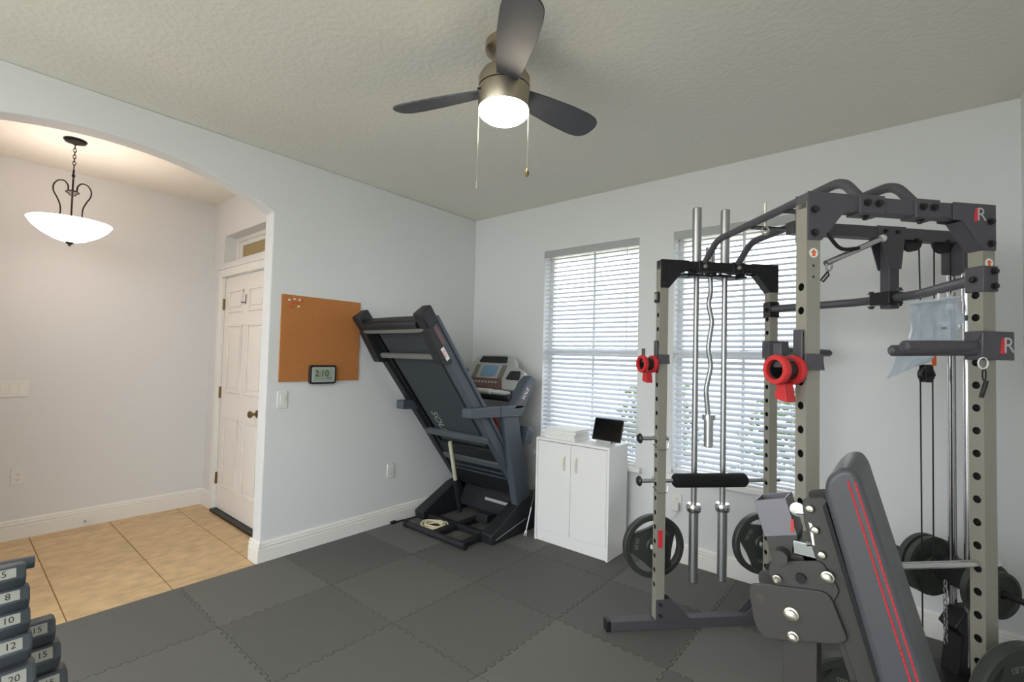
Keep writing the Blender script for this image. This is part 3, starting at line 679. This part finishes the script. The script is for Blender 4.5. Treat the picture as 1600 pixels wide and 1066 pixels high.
# rear cross member bent back to the pulley tower
CC = .547
obj('rear_cross_member', MB().tube(rounded([(D-.03, .045, 1.695), (.835, .40, 1.70), (.835, .69, 1.70), (D-.03, W-.045, 1.695)], .04), .019, 14), dark, rk)
for c0 in (0, W-w):
    b = obj('cross_member_bracket', MB().bx(D-w-.006, D+.006, c0-.006, c0+w+.006, 1.65, 1.735), dark if c0 == 0 else blackm, rk, bevel=.003)
    for zz in (1.668, 1.717): bolt((D-.012, c0-.006, zz), '-y', b)
    bolt((D-w-.006, c0+w/2, 1.692), '-x', b)
jb = obj('joint_clamp', MB().bx(.80, .87, .50, .60, 1.672, 1.728), blackm, rk, bevel=.003)
for zz, ax_ in ((1.728, 'z'), (1.672, '-z')): bolt((.83, .62, zz), ax_, jb, .011); bolt((.83, .48, zz), ax_, jb, .009)
# pulley tower
lb = obj('pulley_beam', MB().bx(.36, 1.32, CC-.024, CC+.024, 1.965, 2.018), dark, rk, bevel=.003)
fp = obj('pulley_post', MB().bx(.825, .875, CC-.024, CC+.024, 1.655, 1.97), dark, rk, bevel=.003)
gp = [(.76, 2.02), (.905, 2.02), (.88, 1.83), (.82, 1.83)]
g = obj('gusset', MB().prism(gp, 'y', CC-.03, CC-.0255).prism(gp, 'y', CC+.0255, CC+.03), dark, rk, bevel=.0015)
for x in (.80, .86): bolt((x, CC-.03, 1.995), '-y', g, .007)
obj('rear_upright', MB().bx(1.262, 1.31, CC-.024, CC+.024, .05, 1.966), dark, rk, bevel=.003)
obj('upper_rod_mount', MB().bx(1.17, 1.26, CC-.05, CC+.05, 1.83, 1.966), dark, rk, bevel=.004)
for c in (CC-.034, CC+.034): obj('guide_rod', MB().cyl((1.205, c, .09), (1.205, c, 1.84), .0155, n=16), chrome, rk)
obj('rod_sleeve', MB().cyl((1.205, CC-.034, 1.70), (1.205, CC-.034, 1.84), .019, n=16), chrome, rk)
obj('rod_band', MB().cyl((1.205, CC-.034, 1.61), (1.205, CC-.034, 1.635), .0175, n=16), dark, rk)
def pulley(d, z, nm='pulley', r=.046):
    a = obj(nm, MB().lathe([(0, -.011), (r, -.011), (r, -.007), (r*.86, 0), (r, .007), (r, .011), (0, .011)], 28, M=Matrix.Rotation(PI/2, 3, 'X')), blackm, rk); a.location = (d, CC, z)
    bolt((0, -.026, 0), '-y', a, .008); return a
for d in (.46, .96, 1.12): pulley(d, 1.965)
cabm = mat('cable_black', (18, 18, 18), .5)
def cable(pts, r=.003): return obj('cable', MB().tube(pts, r, 6), cabm, rk)
cable([(1.00, CC, 1.96), (1.012, CC, 1.45)]); cable([(1.078, CC, 1.96), (1.078, CC, 1.45)]); cable([(1.163, CC, 1.96), (1.163, CC, .52)])
cable([(.46, CC, 2.012), (.96, CC, 2.012)])
fpu = MB(); fpu.bx(1.015, 1.055, CC-.016, CC-.012, 1.33, 1.41); fpu.bx(1.015, 1.055, CC+.012, CC+.016, 1.33, 1.41)
obj('floating_pulley', fpu, blackm, rk, bevel=.004); pulley(1.035, 1.365, 'floating_wheel', .034)
obj('orange_tag', MB().bx(1.045, 1.065, CC-.02, CC-.016, 1.405, 1.455), orange, rk)
cable([(1.005, CC, 1.36), (1.012, CC, .20)]); cable([(1.068, CC, 1.36), (1.068, CC, .48)])
# low pulley base
lbse = obj('low_row_base', MB().bx(.98, 1.36, CC-.09, CC+.09, .0, .055), blackm, rk, bevel=.004)
obj('low_pulley_housing', MB().prism([(1.14, .05), (1.27, .05), (1.27, .33), (1.19, .33), (1.13, .26), (1.17, .22)], 'y', CC-.04, CC+.04), blackm, rk, bevel=.006)
lbl = obj('barcode_label', MB().bx(1.06, 1.16, CC-.0912, CC-.0902, .008, .046), whitep, lbse)
for k in range(9): obj('bar', MB().bx(1.075+k*.008, 1.079+k*.008, CC-.0918, CC-.0911, .012, .028), blackp, lbl)
for k in range(10):
    ring = [(.007*math.cos(2*PI*i/10), .0, .017*math.sin(2*PI*i/10)) for i in range(10)]
    if k % 2: ring = [(0, x, z) for x, _, z in ring]
    obj('chain_link', MB().tube([(x+1.068, y+CC-.05, z+.46-k*.027) for x, y, z in ring], .0024, 6, closed=True), chrome, rk)
# weight carriage
cg = obj('weight_carriage', MB().bx(1.165, 1.245, CC-.075, CC+.075, .42, .53), blackm, rk, bevel=.006)
obj('carriage_peg', MB().cyl((1.19, CC-.33, .475), (1.19, CC+.33, .475), .0125, n=14), blackm, cg)
for c in (CC-.33, CC+.33): obj('peg_cap', MB().cyl((1.19, c-.012, .475), (1.19, c+.012, .475), .018, n=12), blackm, cg)
# plate pegs on the four uprights
for d in (w/2, D-w/2):
    for s, c0 in ((-1, 0), (1, W)):
        obj('plate_peg', MB().cyl((d, c0, .41), (d, c0+s*.17, .41), .0125, n=14), chrome, rk)
# chrome crossbars pinned through the uprights
def pinbar(c, label, roll):
    t = onrack('pin_bar', label, 'bar', 0, c, .762)
    obj('rod', MB().cyl((-.085, 0, 0), (D+.03, 0, 0), .0115, n=14), chrome, t)
    obj('end_cap', MB().lathe([(0, 0), (.026, 0), (.028, .006), (.02, .016), (0, .018)], 18, (-.085, 0, 0), Matrix.Rotation(-PI/2, 3, 'Y')), blackm, t)
    if roll: obj('foam_roller', MB().lathe([(0, .10), (.028, .10), (.037, .112), (.037, .50), (.028, .512), (0, .512)], 20, (0, 0, 0), Matrix.Rotation(PI/2, 3, 'Y')), foamroll, t)
    cl = [(-.004, .03, .022), (-.006, .03, -.03), (-.004, -.028, -.055), (.05, -.03, -.055), (.055, -.03, -.02)]
    obj('spring_clip', MB().tube(rounded(cl, .015), .003, 6), chrome, t)
pinbar(W-w/2, 'chrome bar with black foam roller pinned across the far uprights', True)
pinbar(w/2, 'bright bare bar pinned between the near uprights behind the bench', False)
sp = onrack('locking_pin', 'short chrome locking pin through the far left upright', 'pin', 0, W-w/2, .985)
obj('rod', MB().cyl((-.085, 0, 0), (.065, 0, 0), .0115, n=14), chrome, sp)
obj('end_cap', MB().lathe([(0, 0), (.026, 0), (.028, .006), (.02, .016), (0, .018)], 18, (-.085, 0, 0), Matrix.Rotation(-PI/2, 3, 'Y')), blackm, sp)
obj('spring_clip', MB().tube(rounded([(-.004, .03, .022), (-.006, .03, -.03), (-.004, -.028, -.055), (.05, -.03, -.055), (.055, -.03, -.02)], .015), .003, 6), chrome, sp)
# barbell holder plate
hp = obj('bar_holder', MB().bx(.15, .53, W+.005, W+.10, 1.868, 1.878), blackm, rk, bevel=.003)
for d in (.20, .48): obj('holder_arm', MB().bx(d-.012, d+.012, W-.03, W+.02, 1.86, 1.89), blackm, hp)
# J hooks
def jhook(c0, label):
    t = onrack('j_hook', label, 'hook', 0, c0, 1.40)
    obj('sleeve', MB().bx(-.007, w+.007, -.007, -.001, -.02, .03).bx(-.007, -.001, -.007, w+.007, -.02, .03).bx(w+.001, w+.007, -.007, w+.007, -.02, .03), dark, t, bevel=.002)
    obj('hook_arm', MB().bx(-.075, -.007, .008, .038, -.015, .012), dark, t, bevel=.003)
    obj('tongue', MB().bx(-.082, -.075, .006, .040, -.015, .06), dark, t, bevel=.002)
    obj('back_plate', MB().bx(-.013, -.007, .003, .043, -.015, .105), dark, t, bevel=.003)
jhook(0, 'charcoal J hook holding a red collar on the nearest left upright'); jhook(W-w, 'charcoal J hook holding a red collar on the far left upright')
def collar(c0, label):
    t = onrack('barbell_collar', label, 'collar', -.045, c0+.023, 1.378, 'red collars hung on the J hooks'); t.rotation_euler[2] = PHI-math.radians(80)
    for y in (-.042, .020):
        obj('ring', MB().lathe([(.031, -.011), (.044, -.011), (.0465, -.006), (.0465, .006), (.044, .011), (.031, .011), (.031, -.011)], 28, (0, y, 0), Matrix.Rotation(PI/2, 3, 'X')), redp, t)
    obj('liner', MB().lathe([(.026, -.03), (.0315, -.03), (.0315, .03), (.026, .03), (.026, -.03)], 24, (0, -.011, 0), Matrix.Rotation(PI/2, 3, 'X')), blackm, t)
    obj('lever', MB().prism(rpoly([(-.012, -.035), (.014, -.04), (.026, -.10), (-.02, -.09)], .006), 'y', -.03, .006), redp, t, bevel=.003)
collar(0, 'red barbell collar hanging on the nearest left upright of the rack'); collar(W-w, 'red barbell collar hanging on the far left upright of the rack')
# dip handles
def dip(d0, c0, s, label):
    t = onrack('dip_handle', label, 'dip handle', d0, c0, 1.473)
    br = obj('bracket', MB().bx(-.035, .085, -.008, -.001, -.047, .047).bx(-.035, -.026, -.008, .05, -.047, .047).bx(.024, .031, -.008, .05, -.047, .047), dark, t, bevel=.003)
    for k, (e, r_) in enumerate((((-.30 if s < 0 else .36), 0.0), ((-.255 if s < 0 else .30), .09))):
        p0 = (-.03 if s < 0 else .03, .02, -.002-.012*k); p1 = (e, .02+r_, -.01-.012*k)
        obj('handle_tube', MB().tube([p0, Vector(p0).lerp(Vector(p1), .97), p1], [.019, .019, .012], 16), dark, t)
    return br
b = dip(D-w/2, 0, -1, 'thick dark dip handle with red logo on the near right upright')
logo(b, .052, 0, -.008, .05)
dip(D-w/2, W-w, 1, 'thick grey dip handle on the far right upright before the window')
# lat arm with carabiner
la = onrack('lat_pulldown_bar', 'chrome pulldown bar hanging below the pulley beam', 'pulldown bar', .76, CC, 1.952)
obj('chrome_rod', MB().cyl((.02, -.03, .008), (-.25, -.03, -.115), .013, n=14), chrome, la)
obj('rod_knob', MB().lathe([(0, -.018), (.013, -.012), (.018, 0), (.013, .012), (0, .018)], 14, (.025, -.03, .01)), plateb, la)
obj('carabiner', MB().tube([(-.235+.013*math.cos(2*PI*i/14), -.03, -.125+.022*math.sin(2*PI*i/14)) for i in range(14)], .004, 6, closed=True), chrome, la)
obj('black_grip', MB().tube(rounded([(-.27, -.05, .02), (-.20, -.05, -.06), (-.11, -.05, -.045)], .04), .008, 10), blackm, la)
obj('strap_hook', MB().tube([(-.24, -.03, -.15), (-.275, -.03, -.19), (-.262, -.03, -.195), (-.235, -.03, -.165)], .004, 6, closed=True), blackm, la)
# barbells and curl bar in the holder
def barbell(d, label):
    t = onrack('barbell', label, 'barbell', d, W+.045, .196, 'barbells hanging in the rack holder')
    obj('shaft', MB().cyl((0, 0, .38), (0, 0, 1.70), .0155, n=16), steel, t)
    for z0, z1 in ((0, .38), (1.725, 2.06)): obj('sleeve', MB().lathe([(0, z0), (.022, z0), (.025, z0+.004), (.025, z1-.004), (.022, z1), (0, z1)], 20), steel, t)
    for z0 in (.38, 1.684): obj('collar_ring', MB().lathe([(0, z0), (.036, z0), (.039, z0+.006), (.039, z0+.032), (.034, z0+.042), (.0, z0+.042)], 24), chrome, t)
barbell(.252, 'long steel barbell hanging upright, the left one of two by the window'); barbell(.42, 'long steel barbell hanging upright, the right one of two by the window')
cbz = onrack('curl_bar', 'zigzag chrome curl bar hanging between the two barbells', 'curl bar', .333, W+.045, .926)
zz = [(0, .158), (-.003, .172), (-.018, .32), (.012, .45), (-.008, .545), (.015, .70), (-.010, .795), (.006, .86), (0, .945)]
obj('bent_shaft', MB().tube(rounded([(x, 0, z) for x, z in zz], .03), .0135, 12), steel, cbz)
for z0, z1 in ((0, .155), (.955, 1.112)): obj('sleeve', MB().lathe([(0, z0), (.022, z0), (.025, z0+.004), (.025, z1), (0, z1)], 20), chrome, cbz)
for z0 in (.15, .953): obj('collar_ring', MB().lathe([(0, z0), (.035, z0), (.035, z0+.03), (0, z0+.03)], 20), chrome, cbz)
# plates
def plate_mesh():
    g = MB(); n = 96
    g.lathe([(.138, -.016), (.142, -.020), (.163, -.020), (.168, -.014), (.168, .014), (.163, .020), (.142, .020), (.138, .016), (.138, -.016)], 72)
    def ro(a):
        u = (math.degrees(a) % 120)
        if 22 < u < 98: return .139-.038*math.sin(PI*(u-22)/76)**.6
        return .1395
    V = []; F = []
    for i in range(n):
        a = 2*PI*i/n; c, s = math.cos(a), math.sin(a); o_ = ro(a)
        for r, z in ((.026, -.010), (o_, -.010), (o_, .010), (.026, .010)): V.append((r*c, r*s, z))
    for i in range(n):
        j = (i+1) % n
        for k in range(4): F.append((i*4+k, j*4+k, j*4+(k+1) % 4, i*4+(k+1) % 4))
    g.add(V, F)
    g.lathe([(.026, -.019), (.040, -.019), (.046, -.012), (.046, .012), (.040, .019), (.026, .019), (.026, -.019)], 40)
    return g
pm0 = None
def plate(d, c, label, rot=0., txt=True, group='large weight plates on the rack uprights'):
    global pm0
    t = onrack('weight_plate', label, 'weight plate', d, c, .41-.0135, group)
    M = Matrix.Rotation(PI/2, 4, 'X') @ Matrix.Rotation(rot, 4, 'Z')
    if pm0 is None: pm0 = obj('disc', plate_mesh(), iron, t); pm0.matrix_local = M; dsc = pm0
    else: dsc = copyo(pm0, t); dsc.matrix_local = M
    if txt:
        for k in range(3):
            a = math.radians(120*k)
            q = text('raised_letters', '35LBS', .026, mat('raised_grey', (120, 124, 112), .5), dsc, frame((.098*math.cos(a), .098*math.sin(a), .0103), (-math.sin(a), math.cos(a), 0), (-math.cos(a), -math.sin(a), 0)), .0004)
    return t
plate(w/2, W+.045, 'weight plate hanging behind the far left upright beside the cabinet', .9)
plate(D-w/2, W+.045, 'weight plate hanging behind the far right upright below the window', .5)
plate(w/2, -.075, 'weight plate on the near left upright behind the bench legs', 1.2)
plate(D-w/2, -.075, 'weight plate on the near right upright at the lower right', 1.7)
def small_plate(c, r, th, label):
    t = onrack('weight_plate', label, 'weight plate', 1.19, c, .475-.012, 'small weight plates on the pulley carriage')
    obj('disc', MB().lathe([(.0135, -th), (r*.3, -th), (r*.34, -th*.5), (r*.8, -th*.5), (r*.86, -th), (r, -th*.8), (r, th*.8), (r*.86, th), (r*.8, th*.5), (r*.34, th*.5), (r*.3, th), (.0135, th), (.0135, -th)], 40, M=Matrix.Rotation(PI/2, 3, 'X')), iron, t)
small_plate(CC+.115, .135, .016, 'larger small weight plate on the far side of the pulley carriage, innermost'); small_plate(CC+.155, .135, .016, 'larger small weight plate on the far side of the pulley carriage, outermost')
small_plate(CC-.115, .115, .016, 'black weight plate on the near side of the pulley carriage, innermost'); small_plate(CC-.16, .095, .018, 'small black weight plate on the near side of the pulley carriage, outermost')
# plastic bag hung from the rear cross member
bgt = onrack('plastic_bag', 'crumpled clear plastic bag hanging from the rack cross member', 'plastic bag', .745, .26, 1.345)
V = []; F = []; nu, nv = 12, 16; rn = random.Random(3)
for side in (0, 1):
    for j in range(nv+1):
        v = j/nv
        for i in range(nu+1):
            u = i/nu
            if v < .55:
                q = v/.55; yl, yr = .092, -.100; z = .31-.145*q; y = yl+(yr-yl)*u+.004*math.sin(9*q)
            else:
                q = (v-.55)/.45; yl, yr = .092+.09*q, -.098+.09*q; zl, zr = .165-.165*q, .165-.09*q; z = zl+(zr-zl)*u; y = yl+(yr-yl)*u
            bul = .010*math.sin(PI*u)*math.sin(PI*min(1, v*1.02))**.5 if 0 < v < 1 else 0
            x = (-1 if side == 0 else 1)*(bul+.0006)+.009*math.sin(5*u+7*v)+.006*math.sin(17*v+3*u)+.004*math.sin(23*u-11*v)-.02*v
            V.append((x, y, z))
    b0 = side*(nu+1)*(nv+1)
    for j in range(nv):
        for i in range(nu):
            k = b0+j*(nu+1)+i; F.append((k, k+1, k+nu+2, k+nu+1))
obj('bag_film', MB().add(V, F), bagm, bgt, sm=80, recalc=False)
obj('seal_strip', MB().bx(-.003, .003, -.100, .092, .305, .317), tubec, bgt)
obj('hang_loop', MB().tube(rounded([(0, -.02, .31), (0.0, -.02, .34), (.035, -.03, .385), (.06, -.03, .36), (.03, -.035, .31)], .02), .005, 8), whitep, bgt)
text('bag_print', 'WARNING', .014, blackp, bgt, frame((-.016, -.03, .20), (0, -1, 0), (0, 0, 1)), .0003)
ch = onrack('key_clip', 'small clip with a black grip dangling below the near dip handle', 'clip', D-w-.01, -.006, 1.36)
obj('ring', MB().tube([(.018*math.cos(2*PI*i/16), 0, .055+.018*math.sin(2*PI*i/16)) for i in range(16)], .0025, 6, closed=True), whitep, ch)
obj('link', MB().tube([(.007*math.cos(2*PI*i/12)+.004, 0, .018+.02*math.sin(2*PI*i/12)) for i in range(12)], .002, 6, closed=True), blackm, ch)
obj('grip', MB().cyl((.012, 0, -.002), (-.008, 0, -.055), .0065, n=10), blackm, ch)

# ------------------------------------------------------------------ adjustable bench near the camera
bn = thing('weight_bench', 'black adjustable weight bench with red stitching on its raised backrest', 'weight bench', (3.15, -2.01, 0))
BO = Matrix.Translation((-3.15, 2.01, 0))
def bp(name, poly, y0, y1, m_, parent=None, bevel=.002, seg=2): return obj(name, MB().prism(poly, 'y', y0, y1, BO), m_, parent or bn, bevel=bevel, seg=seg)
prof = [(3.147, 1.125), (3.152, 1.158), (3.175, 1.182), (3.198, 1.184), (3.211, 1.165), (3.405, .455), (3.40, .44), (3.345, .425), (3.327, .44)]
pad = bp('backrest_pad', rpoly(prof, .012, 3), -2.145, -1.875, leather, bevel=.014, seg=4)
bp('backrest_board', [(3.142, 1.09), (3.149, 1.10), (3.329, .45), (3.320, .445)], -2.12, -1.90, blackmat)
L0, L1 = Vector((3.197, 1.160)), Vector((3.39, .455)); dL = (L1-L0).normalized(); nL = Vector((-dL.y, dL.x))
for k, off in enumerate((0, .012)):
    P0 = [(3.19-off*.4, 1.172), (3.201-off, 1.158), (3.392-off, .455)]
    yv = -2.1455-.0002 if off else -2.1445
    for yy, nm in ((yv, 0), (-1.875+.0005, 1)):
        st = MB(); n = 64
        a, b = Vector(P0[1]), Vector(P0[2])
        for i in range(n):
            s0 = a.lerp(b, i/n); s1 = a.lerp(b, (i+.86)/n); st.tube([(s0.x, yy, s0.y), (s1.x, yy, s1.y)], .0019, 5)
        o = obj('stitching', MB().add([BO @ Vector(v) for v in st.v], st.f), redst2, pad); o['kind'] = 'stuff'
for y in (-2.06, -1.965):
    arm = bp('pad_bracket', rpoly([(3.095, 1.085), (3.142, 1.098), (3.155, 1.05), (3.225, .80), (3.29, .55), (3.255, .54), (3.19, .74), (3.145, .88), (3.10, 1.03)], .010), y, y+.006, benchm)
    for bx_, bz in ((3.112, 1.066), (3.122, 1.02), (3.135, .968)):
        if y < -2.0: obj('bolt', MB().lathe([(0, 0), (.010, 0), (.010, .004), (.007, .009), (0, .011)], 12, M=Matrix.Rotation(PI/2, 3, 'X')), zinc, arm, loc=BO @ Vector((bx_, y, bz)))
    up_ = bp('hinge_plate', rpoly([(3.025, .895), (3.032, .925), (3.135, .955), (3.17, .90), (3.155, .865), (3.05, .862)], .012), y-.005, y, benchm)
    lp = bp('frame_plate', rpoly([(2.984, .862), (3.15, .893), (3.185, .80), (3.165, .785), (3.02, .74), (2.998, .77)], .022, 4), y-.011, y-.006, benchm)
    if y < -2.0:
        for bx_, bz, rr in ((3.077, .819, .012), (3.081, .77, .009), (3.147, .925, .010), (3.047, .89, .007)):
            obj('bolt', MB().lathe([(0, 0), (rr*1.3, 0), (rr*1.3, .003), (rr, .004), (rr, .012), (rr*.5, .015), (0, .015)], 14, M=Matrix.Rotation(PI/2, 3, 'X')), zinc, lp, loc=BO @ Vector((bx_, y-.0115, bz)))
        obj('pin_hole', MB().cyl(BO @ Vector((3.095, y-.0118, .905)), BO @ Vector((3.095, y-.004, .905)), .011, n=14), blackmat, lp)
        obj('pin_hole', MB().cyl(BO @ Vector((3.012, y-.0118, .835)), BO @ Vector((3.012, y-.010, .835)), .010, n=14), slot, lp)
# adjusting tube with chrome end, hollow
def hollow(name, c0, c1, hx_, hy_, m_, t=.004):
    a, b = Vector(c0), Vector(c1); ax_ = (b-a).normalized(); X_ = Vector((ax_.z, 0, -ax_.x)); Y_ = Vector((0, 1, 0)); V = []
    for p in (a, b):
        for k in (0, t):
            for sx, sy in ((-1, -1), (1, -1), (1, 1), (-1, 1)): V.append(BO @ (p+X_*sx*(hx_-k)+Y_*sy*(hy_-k)))
    F = []
    for i in range(4):
        j = (i+1) % 4; F += [(i, j, 8+j, 8+i), (4+i, 12+i, 12+j, 4+j), (8+i, 8+j, 12+j, 12+i), (i, 4+i, 4+j, j)]
    return obj(name, MB().add(V, F), m_, bn, bevel=.001)
ax_ = Vector((.30, 0, -1)).normalized(); top = Vector((3.026, -2.01, 1.066))
hollow('adjusting_tube_end', top+ax_*.085, top, .036, .040, mat('tube_grey', (120, 118, 124), .35, .3))
hollow('adjusting_tube', top+ax_*.30, top+ax_*.084, .034, .038, benchm)
obj('stop_roller', MB().cyl(BO @ Vector((3.055, -2.085, .945)), BO @ Vector((3.055, -1.935, .945)), .016, n=16), benchm, bn)
obj('stop_block', MB().bx(3.075, 3.13, -2.055, -1.965, .95, .985, BO), mat('gloss_steel', (150, 155, 158), .15, 1), bn, bevel=.004)
obj('pop_pin', MB().tube([BO @ Vector(v) for v in ((3.075, -2.045, 1.045), (3.10, -2.05, 1.05), (3.112, -2.055, 1.03), (3.118, -2.055, .985), (3.105, -2.05, .98))], .006, 8), chrome, bn)
obj('pin_washer', MB().lathe([(0, 0), (.016, 0), (.016, .006), (0, .008)], 18, BO @ Vector((3.085, -2.045, 1.055)), Matrix.Rotation(PI/2, 3, 'X')), chrome, bn)
obj('red_tab', MB().bx(3.072, 3.078, -2.052, -2.045, 1.0, 1.03, BO), redp, bn)
bp('rear_post', [(3.055, .04), (3.125, .04), (3.125, .80), (3.055, .79)], -2.045, -1.975, benchm, bevel=.003)
bp('incline_strut', [(3.155, .80), (3.205, .79), (3.34, .36), (3.29, .36)], -2.04, -1.98, benchm, bevel=.003)
bp('strut_joint', rpoly([(3.185, .70), (3.235, .73), (3.25, .66), (3.205, .64)], .01), -2.066, -2.042, benchm)
obj('main_beam', MB().bx(3.06, 3.66, -2.04, -1.98, .30, .36, BO), benchm, bn, bevel=.003)
obj('front_post', MB().bx(3.58, 3.64, -2.04, -1.98, .04, .31, BO), benchm, bn, bevel=.003)
obj('rear_foot', MB().bx(3.06, 3.12, -2.21, -1.83, .0, .05, BO), benchm, bn, bevel=.003); obj('front_foot', MB().bx(3.58, 3.64, -2.18, -1.84, .0, .05, BO), benchm, bn, bevel=.003)
bp('seat_pad', [(3.42, .38), (3.69, .38), (3.69, .44), (3.42, .44)], -2.145, -1.875, leather, bevel=.012)
bp('seat_support', [(3.44, .355), (3.66, .355), (3.66, .382), (3.44, .382)], -2.05, -1.97, benchm)

# ------------------------------------------------------------------ dumbbell rack at the lower left
DR = thing('dumbbell_rack', 'black dumbbell rack at the lower left edge', 'dumbbell rack', (1.25, -3.3, 0))
dz = [.70, .63, .555, .47, .385]
obj('post', MB().bx(-.16, -.11, -.02, .02, .03, .78), blackm, DR, bevel=.003)
obj('base_bar', MB().bx(-.28, .34, -.03, .03, 0, .04), blackm, DR, bevel=.003); obj('base_foot', MB().bx(-.19, -.09, -.20, .20, 0, .035), blackm, DR, bevel=.003)
obj('top_grip', MB().cyl((-.02, -.02, .742), (-.02, .160, .735), .018, n=14), navy, DR)
def dumb(x, yr, z, s, label, num):
    # axis along y, right head ends at yr
    hl = .048; L = .25
    t = thing('dumbbell', label, 'dumbbell', (x, yr-L/2, z), 0, 'hex dumbbells on the rack')
    R_ = s
    for y0, y1, nm in ((L/2-hl-.03, L/2, 1), (-L/2, -L/2+hl+.03, 0)):
        g = MB(); V = []; F = []
        for y, k in ((y0, .86), (y0+.008, 1), (y1-.008, 1), (y1, .84)):
            for i in range(6):
                a = PI/3*i; V.append((R_*k*math.cos(a), y, R_*k*math.sin(a)))
        for j in range(3):
            for i in range(6): F.append((j*6+i, j*6+(i+1) % 6, (j+1)*6+(i+1) % 6, (j+1)*6+i))
        F += [tuple(range(5, -1, -1)), tuple(18+i for i in range(6))]
        h_ = obj('hex_head', MB().add(V, F), navy, t, bevel=.003)
        zt = R_*math.sin(PI/3); FM = Matrix.Rotation(PI/3, 4, 'Y')     # +x upper facet
        if nm:
            pl_ = obj('number_plate', MB().bx(-R_*.34, R_*.34, y0+.012, y1-.020, zt+.0002, zt+.0016, FM), mat('number_plate_pale', (158, 158, 148), .5), h_)
            text('number', num, .023, blackp, pl_, FM @ frame((0, (y0+y1)/2-.004, zt+.0018), (0, 1, 0), (-1, 0, 0)), .0002)
    obj('handle', MB().lathe([(0, -.06), (.013, -.06), (.016, 0), (.013, .06), (0, .06)], 14, M=Matrix.Rotation(PI/2, 3, 'X')), steel, t)
    for yy in (yr-L/2-.035, yr-L/2+.035):
        xx = x-1.25
        obj('cradle_arm', MB().bx(min(-.14, xx-.03), xx+.02, yy+3.3-.006, yy+3.3+.006, z-.030, z-.0165), blackm, DR)
names = ['topmost', 'second from the top', 'third from the top', 'fourth from the top', 'lowest']
for k, (yr, z, s_, nn) in enumerate(zip((-3.174, -3.165, -3.162, -3.156, -3.146), (.764, .704, .643, .575, .488), (.036, .037, .038, .042, .048), ('5', '8', '10', '12', '20'))):
    dumb(1.40+.006*k, yr, z, s_, 'hex dumbbell in the left, nearer column of the rack, '+names[k], nn)
for k, (yr, z, s_, nn) in enumerate(zip((-3.085, -3.071, -3.053), (.512, .434, .345), (.043, .046, .050), ('15', '15', '15'))):
    dumb(1.22+.006*k, yr, z, s_, 'hex dumbbell in the right, farther column of the rack, '+('topmost', 'middle one', 'lowest')[k], nn)
